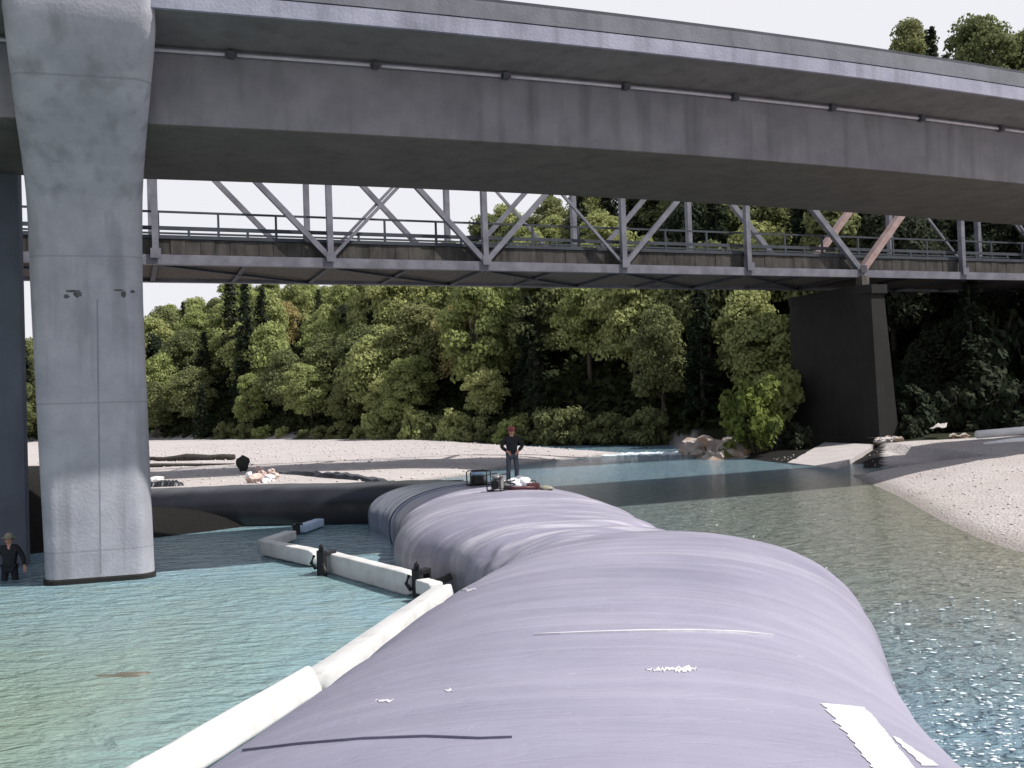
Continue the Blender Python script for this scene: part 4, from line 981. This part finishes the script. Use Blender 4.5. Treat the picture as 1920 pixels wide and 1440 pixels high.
# rocks by the bush
rk = random.Random(9)
for i, (x, y, s) in enumerate(((1300, 846, .8), (1325, 838, .95), (1352, 846, .9), (1385, 852, .8), (1340, 856, .6), (1372, 836, .8), (1318, 853, .5))):
    p = P(x, y, z=.15); m_ = MB(); m_.ell((0, 0, 0), (s * 1.3, s, s * .7), 14, 9, jit=.8, seed=i)
    o = m_.build('rock', M_ROCK, loc=None); o.location = (p.x, p.y, .05); o.rotation_euler = (0, rk.uniform(-.3, .3), rk.uniform(0, 3))
    tag(o, 'pale brown boulder in the low outcrop under the lime green bush', 'rock', 'boulders under the lime green bush')

# footing slab beside the pier
q = [P(1476, 867, z=.06), P(1566, 877, z=.06), P(1640, 833, z=.62), P(1546, 829, z=.62)]
m_ = MB().hexa([p - Vector((0, 0, .45)) for p in q] + q)
tag(m_.build('concrete_slab', M_SLAB, bevel=.03), 'pale sloping concrete slab at the water edge in front of the dark truss pier', 'slab')

# white pipe and scraps on the right bank
pa, pb = P(1832, 815, Y=49), P(2000, 800, Y=50)
m_ = MB().tube([pa, pa.lerp(pb, .5), pb], .20, 14); o = m_.build('pipe', M_PVC, smooth=True); tag(o, 'fat white pipe lying on the bank at the right edge, pointing at the dark pier', 'pipe')
m_ = MB().tube([P(1845, 833, Y=46), P(1900, 829, Y=46.5), P(1990, 826, Y=47)], [.08, .2, .2], 12); o = m_.build('plastic_or_lit_gravel', M_WHITE, smooth=True); tag(o, 'low white strip painting sunlit gravel below the white pipe', 'plastic sheet')  # pale roll stands in for gravel lit by the sun
def quad_sheet(name, pts, th, material, label, cat_, fold=.12):
    m_ = MB(); a, b, c, d = [Vector(p) for p in pts]; rings = []
    for i in range(8):
        u = i / 7; row = []
        for j in range(8):
            v = j / 7; p = a.lerp(b, u).lerp(d.lerp(c, u), v); p.z += fold * noise.noise(Vector((u * 3, v * 3, len(label)))); row.append(p)
        rings.append(row)
    m_.loft(rings, closed=False); o = m_.build(name, material, smooth=True)
    md = o.modifiers.new('t', 'SOLIDIFY'); md.thickness = th; return tag(o, label, cat_)
quad_sheet('plywood_scrap', [P(1742, 805, Y=53), P(1774, 801, Y=53), P(1776, 794, Y=54), P(1756, 797, Y=54)], .04, M_SLAB, 'pale flat scrap tilted on the shaded bank right of the dark pier', 'scrap')
quad_sheet('plastic_or_lit_gravel', [P(1716, 835, Y=50), P(1806, 832, Y=50), P(1806, 825, Y=52.5), P(1718, 827, Y=52.5)], .04, M_WHITE, 'narrow pale sheet lying on the ground between the dark pier and the white pipe', 'plastic sheet', .06)  # pale surface stands in for a sunlit strip of gravel
rk = random.Random(31)
for i in range(10):
    x = rk.choice((1652, 1660, 1668, 1680, 1700, 1780, 1790, 1800, 1812)) + rk.uniform(-5, 5); y = 815 + rk.uniform(0, 12); Yd = rk.uniform(52, 54) 
    p = P(x, y, Y=Yd); m_ = MB().ell((0, 0, 0), (.26, .2, .15), 9, 6, jit=.8, seed=i + 50)
    o = m_.build('rock', M_ROCK if i % 3 else M_STONE); o.location = (p.x, p.y, max(gz(p.x, p.y), .3) + .1)
    tag(o, 'small broken rock at the foot of the dark pier', 'rock', 'broken rocks at the pier foot')

# debris on the gravel bar at the left
def on_g(x, y, h=0.0):
    Yd = 3.0 * F / max(12, (y - HOR(x)));
    for _ in range(6):
        p = P(x, y, Y=Yd); z = gz(p.x, p.y) + h; Yd = (3.2 - z) * F / max(12, (y - HOR(x)))
    p = P(x, y, Y=Yd); p.z = gz(p.x, p.y) + h; return p
a, b = on_g(262, 866), on_g(440, 862)
pts = [a.lerp(b, i / 8) + Vector((0, 0, .16 + .05 * math.sin(i * 1.9))) for i in range(9)]
tag(MB().tube(pts, [.10, .12, .16, .22, .26, .26, .24, .2, .17], 10).build('driftwood_log', M_LOG, smooth=True), 'long dark driftwood log lying on the gravel right of the pier', 'log')
a, b = on_g(262, 877), on_g(440, 872); 
tag(MB().tube([a.lerp(b, i / 6) + Vector((0, 0, .08)) for i in range(7)], [.12, .15, .12, .1, .07, .05, .03], 8).build('driftwood_log', M_LOG, smooth=True), 'thinner dark branch on the gravel just below the long log', 'log')
p = on_g(456, 884); t_ = thing('tarpaulin_bundle', 'dark green tarpaulin bundle standing upright at the end of the long log', 'tarpaulin', p)
MB().ell((0, 0, .38), (.30, .28, .42), 12, 9, jit=.35, seed=5).build('bundle', M_OLIVE, t_, smooth=True); MB().ell((0, 0, .45), (.34, .29, .04), 12, 5).build('tie', M_BLACK, t_, smooth=True)
rk = random.Random(14)
for i, (x, y) in enumerate(((468, 895), (480, 900), (492, 893), (505, 902), (515, 897), (486, 886), (498, 905), (476, 905), (508, 888))):
    p = on_g(x, y); s = rk.uniform(.16, .27); o = MB().ell((0, 0, 0), (s * 1.3, s, s * .8), 10, 7, jit=.7, seed=70 + i).build('sandbag' if i % 2 else 'rock', (M_WHITE, M_PINKR)[i % 3 > 0]); o.location = (p.x, p.y, p.z + s * .5); o.rotation_euler = (0, 0, rk.uniform(0, 3))
    tag(o, 'pinkish white lump in the pile on the gravel behind the black tube' if i % 2 == 0 else 'small pale sandbag in the pile on the gravel behind the black tube', 'rock' if i % 2 == 0 else 'sandbag', 'pinkish lumps in the pile behind the black tube' if i % 2 == 0 else 'sandbags in the pile behind the black tube')
def heap(x0, y0, x1, y1, label, seed, w=.7, h=.16):
    a, b = on_g(x0, y0), on_g(x1, y1); n = 30; rings = []; r_ = random.Random(seed)
    for i in range(n):
        u = i / (n - 1); c = a.lerp(b, u); c.z = gz(c.x, c.y); k = math.sin(math.pi * min(1, max(0.02, u))) ** .3
        rings.append([Vector((c.x, c.y - w / 2 * k, gz(c.x, c.y - w / 2) - .03)), Vector((c.x, c.y - w * .3 * k, c.z + h * k * r_.uniform(.5, 1.3))), Vector((c.x, c.y, c.z + h * k * r_.uniform(.7, 1.5))), Vector((c.x, c.y + w * .3 * k, c.z + h * k * r_.uniform(.4, 1.2))), Vector((c.x, c.y + w / 2 * k, gz(c.x, c.y + w / 2) - .03))])
    m_ = MB().loft(rings, closed=True, caps=False); return tag(m_.build('plastic_or_lit_gravel', M_TUBEB), label, 'plastic sheet')
heap(525, 888, 800, 893, 'crumpled black plastic sheet stretched along the gravel behind the black tube', 6, 1.2, .20)
heap(262, 913, 345, 910, 'crumpled black sheet on the gravel edge beside the pier', 7, .7, .22)
p = on_g(293, 905); o = MB().ell((0, 0, 0), (.35, .2, .14), 10, 7, jit=.6, seed=91).build('sandbag', M_WHITE); o.location = (p.x, p.y, p.z + .12); tag(o, 'single white sandbag on the gravel edge close to the pier', 'sandbag')

# ------------------------------------------------------------------ white float boom in the pool
def boom(name, pa, pb, w, h, tilt, label, material=None, skirt=True, grp='white boom sections'):
    """one float: a padded fabric box, pa->pb are points on its centre line"""
    pa, pb = Vector(pa), Vector(pb); L_ = (pb - pa).length; d = (pb - pa).normalized(); mid = (pa + pb) / 2
    ang = math.atan2(d.y, d.x); t_ = thing(name, label, 'float boom', mid, ang, grp); t_.rotation_euler = (0, -math.asin(d.z), ang)
    m_ = MB(); rings = []; n = 26
    for i in range(n):
        u = i / (n - 1); x = -L_ / 2 + L_ * u; e = min(1, min(u, 1 - u) * 14 + .72); k = 1 + .05 * noise.noise(Vector((u * 7, ang, 0)))
        ring = []
        for j in range(20):
            th = 2 * math.pi * j / 20; c_, s_ = math.cos(th), math.sin(th); ee = .24
            y = math.copysign(abs(c_) ** ee, c_) * w / 2 * e * k; z = math.copysign(abs(s_) ** ee, s_) * h / 2 * e * k
            ring.append(Vector((x, y * math.cos(tilt) - z * math.sin(tilt), y * math.sin(tilt) + z * math.cos(tilt))))
        rings.append(ring)
    m_.loft(rings).build('float', material or M_WHITEF, t_, smooth=True)
    if skirt:
        s_ = MB(); s_.box((0, 0, -h / 2 - .22), (L_ * .97, .03, .5)); s_.build('skirt', mat('grey boom skirt', (.30, .30, .34), (.22, .22, .26), rough=.6) if 'grey boom skirt' not in bpy.data.materials else bpy.data.materials['grey boom skirt'], t_)
    return t_
zt = -.8
def w_(x, y, z): p = P(x, y, z=z); return p
boom('boom_float', w_(214, 1500, -.38), w_(574, 1282, -.42), .54, .42, R(-28), 'nearest and thickest white float section, running out of the bottom edge along the big tube', grp=None)
boom('boom_float', w_(588, 1284, -.42), w_(835, 1108, -.42), .44, .32, R(-12), 'straight white float section along the big tube, second from the bottom edge', grp=None)
boom('boom_float', w_(818, 1106, -.50), w_(792, 1098, -.50), .34, .30, 0, 'short white float stub at the corner where the boom turns from the big tube', skirt=False, grp=None)
boom('boom_float', w_(780, 1096, -.55), w_(616, 1052, -.55), .34, .50, 0, 'long white float section in open pool between the two black clips', grp=None)
boom('boom_float', w_(594, 1046, -.56), w_(494, 1025, -.56), .36, .42, 0, 'white float section ending in a point at the far left of the boom', grp=None)
boom('boom_float', w_(494, 1021, -.62), w_(546, 1003, -.62), .42, .30, 0, 'short white float section angled back from the far left point of the boom', skirt=False, grp=None)
boom('boom_float', w_(563, 992, -.62), w_(600, 979, -.62), .36, .28, 0, 'pale blue float at the far end of the boom near the black tube', M_BLUEF, skirt=False, grp=None)
p = P(222, 1266, z=-.8); o = MB().ell((0, 0, 0), (.55, .22, .08), 16, 9, jit=.6, seed=61).build('rock', mat('brown submerged rock', (0.13, 0.12, 0.095), (0.10, 0.095, 0.075), rough=.5), smooth=True); o.location = (p.x, p.y, -.850)
tag(o, 'low brown rock just breaking the surface of the pool in front of the pier', 'rock')
def clip(x, y, s, label, rz):
    p = w_(x, y, -.8); t_ = thing('boom_clip', label, 'clip', p, rz)
    m_ = MB()
    m_.box((0, 0, .30), (.20 * s, .12, .62), None); m_.box((0, .18, .52), (.20 * s, .42, .10)); m_.box((0, .38, .33), (.18 * s, .07, .5))
    m_.build('strap', M_BLACK, t_, bevel=.02)
    q = MB(); q.tube([(-.17 * s, -.05, .48), (-.22 * s, -.10, .30), (-.1 * s, -.09, .16)], .045, 8); q.tube([(.10 * s, -.08, .30), (.18 * s, -.1, .12), (.17 * s, -.08, -.04)], .05, 8)
    q.tube([(0, -.02, .58), (.02, -.02, .72), (.05, 0, .76)], [.07, .055, .04], 8); q.build('loop', M_BLACK, t_, smooth=True); return t_
clip(604, 1078, 1.25, 'black clip strapped over the white boom at its middle joint', R(-35))
t_ = clip(783, 1120, 1.0, 'black angled clip strapped over the white boom next to the big tube', R(-30))
MB().bar((.05, -.02, .18), (.62, .42, .42), .12, .14).build('arm', M_BLACK, t_)
t_ = thing('boom_clip', 'small black clip on the boom between the short white and the pale blue float', 'clip', w_(556, 998, -.62))
MB().box((0, 0, .1), (.2, .3, .34)).build('strap', M_BLACK, t_, bevel=.03); MB().tube([(-.1, -.1, .2), (.1, -.12, .3), (.2, 0, .25)], .035, 6).build('loop', M_BLACK, t_)

# ------------------------------------------------------------------ people
def skin(name, V, E, Rd, material, parent, sub=2):
    me = bpy.data.meshes.new(name); me.from_pydata(V, E, []); me.update(); o = bpy.data.objects.new(name, me); COL.objects.link(o)
    o.modifiers.new('s', 'SKIN'); md = o.modifiers.new('u', 'SUBSURF'); md.levels = sub; md.render_levels = sub
    for i, sv in enumerate(me.skin_vertices[0].data):
        r = Rd[i]; sv.radius = (r, r) if not hasattr(r, '__len__') else r; sv.use_root = (i == 0)
    dg = bpy.context.evaluated_depsgraph_get(); dg.update(); ev = o.evaluated_get(dg); m2 = bpy.data.meshes.new_from_object(ev)
    bpy.data.objects.remove(o); m2.name = name; m2.materials.clear(); m2.materials.append(material)
    for p_ in m2.polygons: p_.use_smooth = True
    q = bpy.data.objects.new(name, m2); COL.objects.link(q); q.parent = parent; return q
def person(loc, rz, label, H, arms, legs, hat, jacket, pants, hatmat, cap=True):
    t_ = thing('person', label, 'person', loc, rz); s = H / 1.78
    J = {'pel': (0, 0, .96), 'wai': (0, 0, 1.10), 'che': (0, -.01, 1.30), 'nek': (0, 0, 1.50), 'hed': (0, -.03, 1.60), 'top': (0, -.02, 1.70)}
    for sd_, (el, wr) in zip((-1, 1), arms):
        J['sh%d' % sd_] = (.185 * sd_, 0, 1.43); J['el%d' % sd_] = el; J['wr%d' % sd_] = wr
    for sd_, (kn, an) in zip((-1, 1), legs):
        J['hp%d' % sd_] = (.10 * sd_, 0, .90); J['kn%d' % sd_] = kn; J['an%d' % sd_] = an; J['to%d' % sd_] = (an[0] + .03 * sd_, an[1] - .17, .04 + max(0, an[2] - .09))
    J = {k: Vector(v) * s for k, v in J.items()}
    names = ['pel', 'wai', 'che', 'nek', 'hed', 'top']; rad = [.125, .115, .135, .055, .095, .075]
    E = [(0, 1), (1, 2), (2, 3), (3, 4), (4, 5)]
    def add(k, r, par): names.append(k); rad.append(r); E.append((names.index(par), len(names) - 1))
    for sd_ in (-1, 1):
        add('sh%d' % sd_, .062, 'che'); add('el%d' % sd_, .043, 'sh%d' % sd_); add('wr%d' % sd_, .028, 'el%d' % sd_)
        add('hp%d' % sd_, .09, 'pel'); add('kn%d' % sd_, .058, 'hp%d' % sd_); add('an%d' % sd_, .038, 'kn%d' % sd_); add('to%d' % sd_, .03, 'an%d' % sd_)
    V = [tuple(J[k]) for k in names]; rad = [r * s for r in rad]
    # palms and fingers
    for sd_ in (-1, 1):
        w = J['wr%d' % sd_]; e = J['el%d' % sd_]; dr = (w - e).normalized(); ac = dr.cross(Vector((0, -1, 0)));
        if ac.length < .1: ac = Vector((0, 0, 1))
        ac.normalize(); wi = names.index('wr%d' % sd_)
        V.append(tuple(w + dr * .07)); rad.append(.030); E.append((wi, len(V) - 1)); pi_ = len(V) - 1
        for f_ in range(4):
            o = ac * (f_ - 1.5) * .021; L_ = (.055, .068, .062, .048)[f_]
            V.append(tuple(w + dr * .10 + o)); rad.append(.0095); E.append((pi_, len(V) - 1))
            V.append(tuple(w + dr * (.10 + L_ * .55) + o + Vector((0, .006, -.012)))); rad.append(.009); E.append((len(V) - 2, len(V) - 1))
            V.append(tuple(w + dr * (.10 + L_ * .9) + o + Vector((0, .018, -.03)))); rad.append(.008); E.append((len(V) - 2, len(V) - 1))
        V.append(tuple(w + dr * .055 - ac * .045)); rad.append(.011); E.append((wi, len(V) - 1))
        V.append(tuple(w + dr * .09 - ac * .06)); rad.append(.010); E.append((len(V) - 2, len(V) - 1))
    skin('body', V, E, rad, M_SKIN, t_, 2)
    # face
    f = MB(); hd = J['hed']
    f.ell(hd + Vector((0, -.105, .0)) * s, (.016, .022, .025), 8, 6)
    f.build('nose', M_SKIN, t_, smooth=True)
    g = MB(); g.ell(hd + Vector((-.035, -.088, .028)) * s, (.014, .008, .008), 8, 5); g.ell(hd + Vector((.035, -.088, .028)) * s, (.014, .008, .008), 8, 5); g.ell(hd + Vector((0, -.088, -.05)) * s, (.028, .01, .007), 8, 5); g.build('face_features', M_MAROON, t_, smooth=True)
    e_ = MB(); e_.ell(hd + Vector((-.095, .0, .0)) * s, (.012, .02, .032), 8, 6); e_.ell(hd + Vector((.095, .0, .0)) * s, (.012, .02, .032), 8, 6); e_.build('ears', M_SKIN, t_, smooth=True)
    MB().ell(hd + Vector((0, .035, .03)) * s, (.098 * s, .088 * s, .10 * s), 14, 10).build('hair', M_BOOT, t_, smooth=True)
    # jacket
    jn = ['wai', 'pel', 'che', 'nek0', 'sh-1', 'el-1', 'cu-1', 'sh1', 'el1', 'cu1']
    JJ = dict(J); JJ['nek0'] = J['nek'] - Vector((0, 0, .05)); 
    for sd_ in (-1, 1): JJ['cu%d' % sd_] = J['el%d' % sd_].lerp(J['wr%d' % sd_], .93)
    jr = {'wai': (.165, .15), 'pel': (.165, .14), 'che': (.19, .17), 'nek0': .085, 'sh-1': .085, 'sh1': .085, 'el-1': .065, 'el1': .065, 'cu-1': .05, 'cu1': .05}
    JE = [(0, 1), (0, 2), (2, 3), (2, 4), (4, 5), (5, 6), (2, 7), (7, 8), (8, 9)]
    skin('jacket', [tuple(JJ[k]) for k in jn], JE, [tuple(c * s for c in jr[k]) if isinstance(jr[k], tuple) else jr[k] * s for k in jn], jacket, t_)
    pn = ['pel', 'hp-1', 'kn-1', 'an-1', 'hp1', 'kn1', 'an1']; prd = [.14, .105, .078, .062, .105, .078, .062]
    skin('trousers', [tuple(J[k]) for k in pn], [(0, 1), (1, 2), (2, 3), (0, 4), (4, 5), (5, 6)], [r * s for r in prd], pants, t_)
    for sd_ in (-1, 1):
        a, b = J['an%d' % sd_], J['to%d' % sd_]
        skin('boot', [tuple(a + Vector((0, .01, .05))), tuple(a + Vector((0, .02, -.03))), tuple(b)], [(0, 1), (1, 2)], [.06, .055, .045], M_BOOT, t_)
    c = J['top']
    if cap:
        h_ = MB(); h_.ell(c + Vector((0, .0, .0)), (.112, .118, .095), 16, 8); h_.ell(c + Vector((0, -.12, -.01)), (.075, .09, .012), 12, 5); h_.build('cap', hatmat, t_, smooth=True)
    else:
        h_ = MB(); h_.ell(c + Vector((0, 0, .02)), (.11, .115, .10), 16, 8); h_.ell(c + Vector((0, 0, -.005)), (.19, .20, .016), 18, 5); h_.build('hat', hatmat, t_, smooth=True)
    return t_
def topz(x, y):
    h = BVH.ray_cast(Vector((x, y, 6)), Vector((0, 0, -1))); return h[0].z if h[0] else 0
pp = P(962, 905, Y=31.0); tz = topz(pp.x, 31.0); print('person ground', pp.z, tz)
person((pp.x, 31.0, tz + .0), R(8), 'person in dark jacket, grey trousers and red cap standing on the big tube', 1.80,
       [((-.33, -.04, 1.17), (-.17, -.20, 1.02)), ((.33, -.04, 1.17), (.16, -.20, 1.02))],
       [((-.13, -.03, .49), (-.15, 0, .09)), ((.13, .02, .49), (.13, .10, .09))], 1, M_JACK, M_PANTS, M_RED)
pq = P(19, 1088, z=-.8)
person((pq.x, pq.y, -1.40), R(10), 'person in dark clothes and pale brimmed hat wading thigh deep beside the pier', 1.80,
       [((-.34, -.02, 1.16), (-.37, -.10, .94)), ((.33, -.02, 1.18), (.38, -.12, .95))],
       [((-.14, -.04, .49), (-.16, 0, .09)), ((.14, .0, .49), (.16, .03, .09))], 1, M_JACK, M_JACK, M_TAN, cap=False)

# ------------------------------------------------------------------ gear at the person's feet
def gp(x, y, Yd):
    p = P(x, y, Y=Yd); return Vector((p.x, Yd, topz(p.x, Yd)))
def portable_pump(loc, rz, label, tank, body):
    t_ = thing('portable_pump', label, 'pump', loc, rz); f = MB()
    for y in (-.2, .2):
        f.tube([(-.32, y, .03), (-.32, y, .42), (-.28, y, .46), (.28, y, .46), (.32, y, .42), (.32, y, .03), (-.32, y, .03)], .018, 8)
    for x in (-.32, .32): f.tube([(x, -.2, .03), (x, .2, .03)], .018, 8)
    f.build('frame', M_BLACK, t_, smooth=True)
    MB().box((-.06, 0, .19), (.30, .28, .26)).build('engine', body, t_, bevel=.03)
    MB().ell((-.05, 0, .38), (.20, .15, .075), 14, 8).build('fuel_tank', tank, t_, smooth=True)
    w = MB(); w.tube([(.10, 0, .19), (.14, 0, .19), (.22, 0, .19), (.26, 0, .19)], [.08, .145, .145, .06], 18); w.build('pump_housing', M_GREYM, t_, smooth=True)
    w = MB(); w.tube([(-.24, 0, .19), (-.22, 0, .19)], [.12, .12], 16); w.build('recoil_cover', M_BLACK, t_)
    return t_
portable_pump(gp(898, 914, 30.6), R(20), 'dark framed portable pump with pale blue tank, left of the standing person', M_LBLUE, M_BLACK)
portable_pump(gp(936, 937, 27.4), R(65), 'grey portable pump in black frame in front of the standing person', M_GREYM, M_GREYM)
t_ = thing('water_jug', 'white plastic jug standing beside the person left leg', 'jug', gp(940, 906, 29.8)); 
MB().loft([[Vector((r * math.cos(a) * 1.1, r * math.sin(a), z)) for a in [6.283 * k / 16 for k in range(16)]] for z, r in ((0, .11), (.02, .14), (.24, .14), (.30, .09), (.33, .045))]).build('body', M_WHITE, t_, smooth=True)
MB().tube([(0, 0, .33), (0, 0, .37)], .04, 10).build('cap', M_LBLUE, t_); MB().tube([(.06, 0, .31), (.13, 0, .33), (.14, 0, .22)], .016, 6).build('handle', M_WHITE, t_)
for i, (x, y, Yd, r, lb) in enumerate(((972, 912, 29.6, (.26, .2, .17), 'white filled sack at the person feet, topmost of the three'), (966, 922, 28.6, (.30, .22, .14), 'white filled sack lowest and leftmost of the three beside the grey pump'), (984, 921, 28.7, (.28, .22, .15), 'white filled sack rightmost of the three beside the grey pump'))):
    p = gp(x, y, Yd); o = MB().ell((0, 0, 0), r, 16, 10, jit=.35, seed=20 + i).build('sack', M_WHITE, smooth=True); o.location = p + Vector((0, 0, r[2] * .8)); o.rotation_euler = (.1, .1 * i, i * .8); tag(o, lb, 'sack')
p = gp(975, 931, 27.6); t_ = thing('hose', 'flat dark red hose lying across the tube under the white sacks', 'hose', p)
MB().tube([(-.35, 0, .04), (-.1, -.05, .05), (.15, .03, .05), (.42, .06, .04)], [.045, .05, .05, .045], 10).build('hose_line', M_MAROON, t_, smooth=True); MB().tube([(-.42, 0, .05), (-.33, 0, .05)], .06, 10).build('coupling', M_BLACK, t_)
p = gp(1000, 929, 28.0); t_ = thing('tool_bag', 'dark maroon bag right of the white sacks', 'bag', p, .2)
MB().box((0, 0, .10), (.36, .22, .19)).build('bag_body', M_MAROON, t_, bevel=.05); MB().tube([(-.1, 0, .18), (-.06, 0, .26), (.06, 0, .26), (.1, 0, .18)], .014, 6).build('handle', M_BLACK, t_)
p = gp(1024, 928, 28.2); o = MB().ell((0, 0, 0), (.24, .16, .06), 12, 7, jit=.5, seed=44).build('folded_cloth', M_TAN, smooth=True); o.location = p + Vector((0, 0, .05)); tag(o, 'low folded cream cloth at the right end of the gear on the tube', 'cloth')
p = gp(950, 934, 27.6)
tag(MB().tube([p + Vector((.25 * math.cos(a * .5), .22 * math.sin(a * .5), .03 + .01 * a)) for a in range(26)], .022, 6).build('rope_coil', M_BLACK, smooth=True), 'small coil of black rope beside the grey pump', 'rope')

bpy.context.view_layer.update()
# where several alike still share a label, say which one counting from the left
by = {}
for o in list(COL.objects):
    if o.parent is None and o.get('group') and o.get('category') in ('tree', 'bush', 'rock', 'sandbag'): by.setdefault(o['label'], []).append(o)
ORD = ['leftmost', 'second from left', 'third from left', 'fourth from left', 'fifth from left', 'sixth from left', 'seventh from left', 'eighth from left', 'ninth from left', 'rightmost']
for lb_, os_ in by.items():
    if len(os_) > 1:
        for k_, o in enumerate(sorted(os_, key=lambda o: proj(o.location)[0])): o['label'] = lb_ + ', ' + (ORD[min(k_, 9)] if k_ < len(os_) - 1 else 'rightmost')
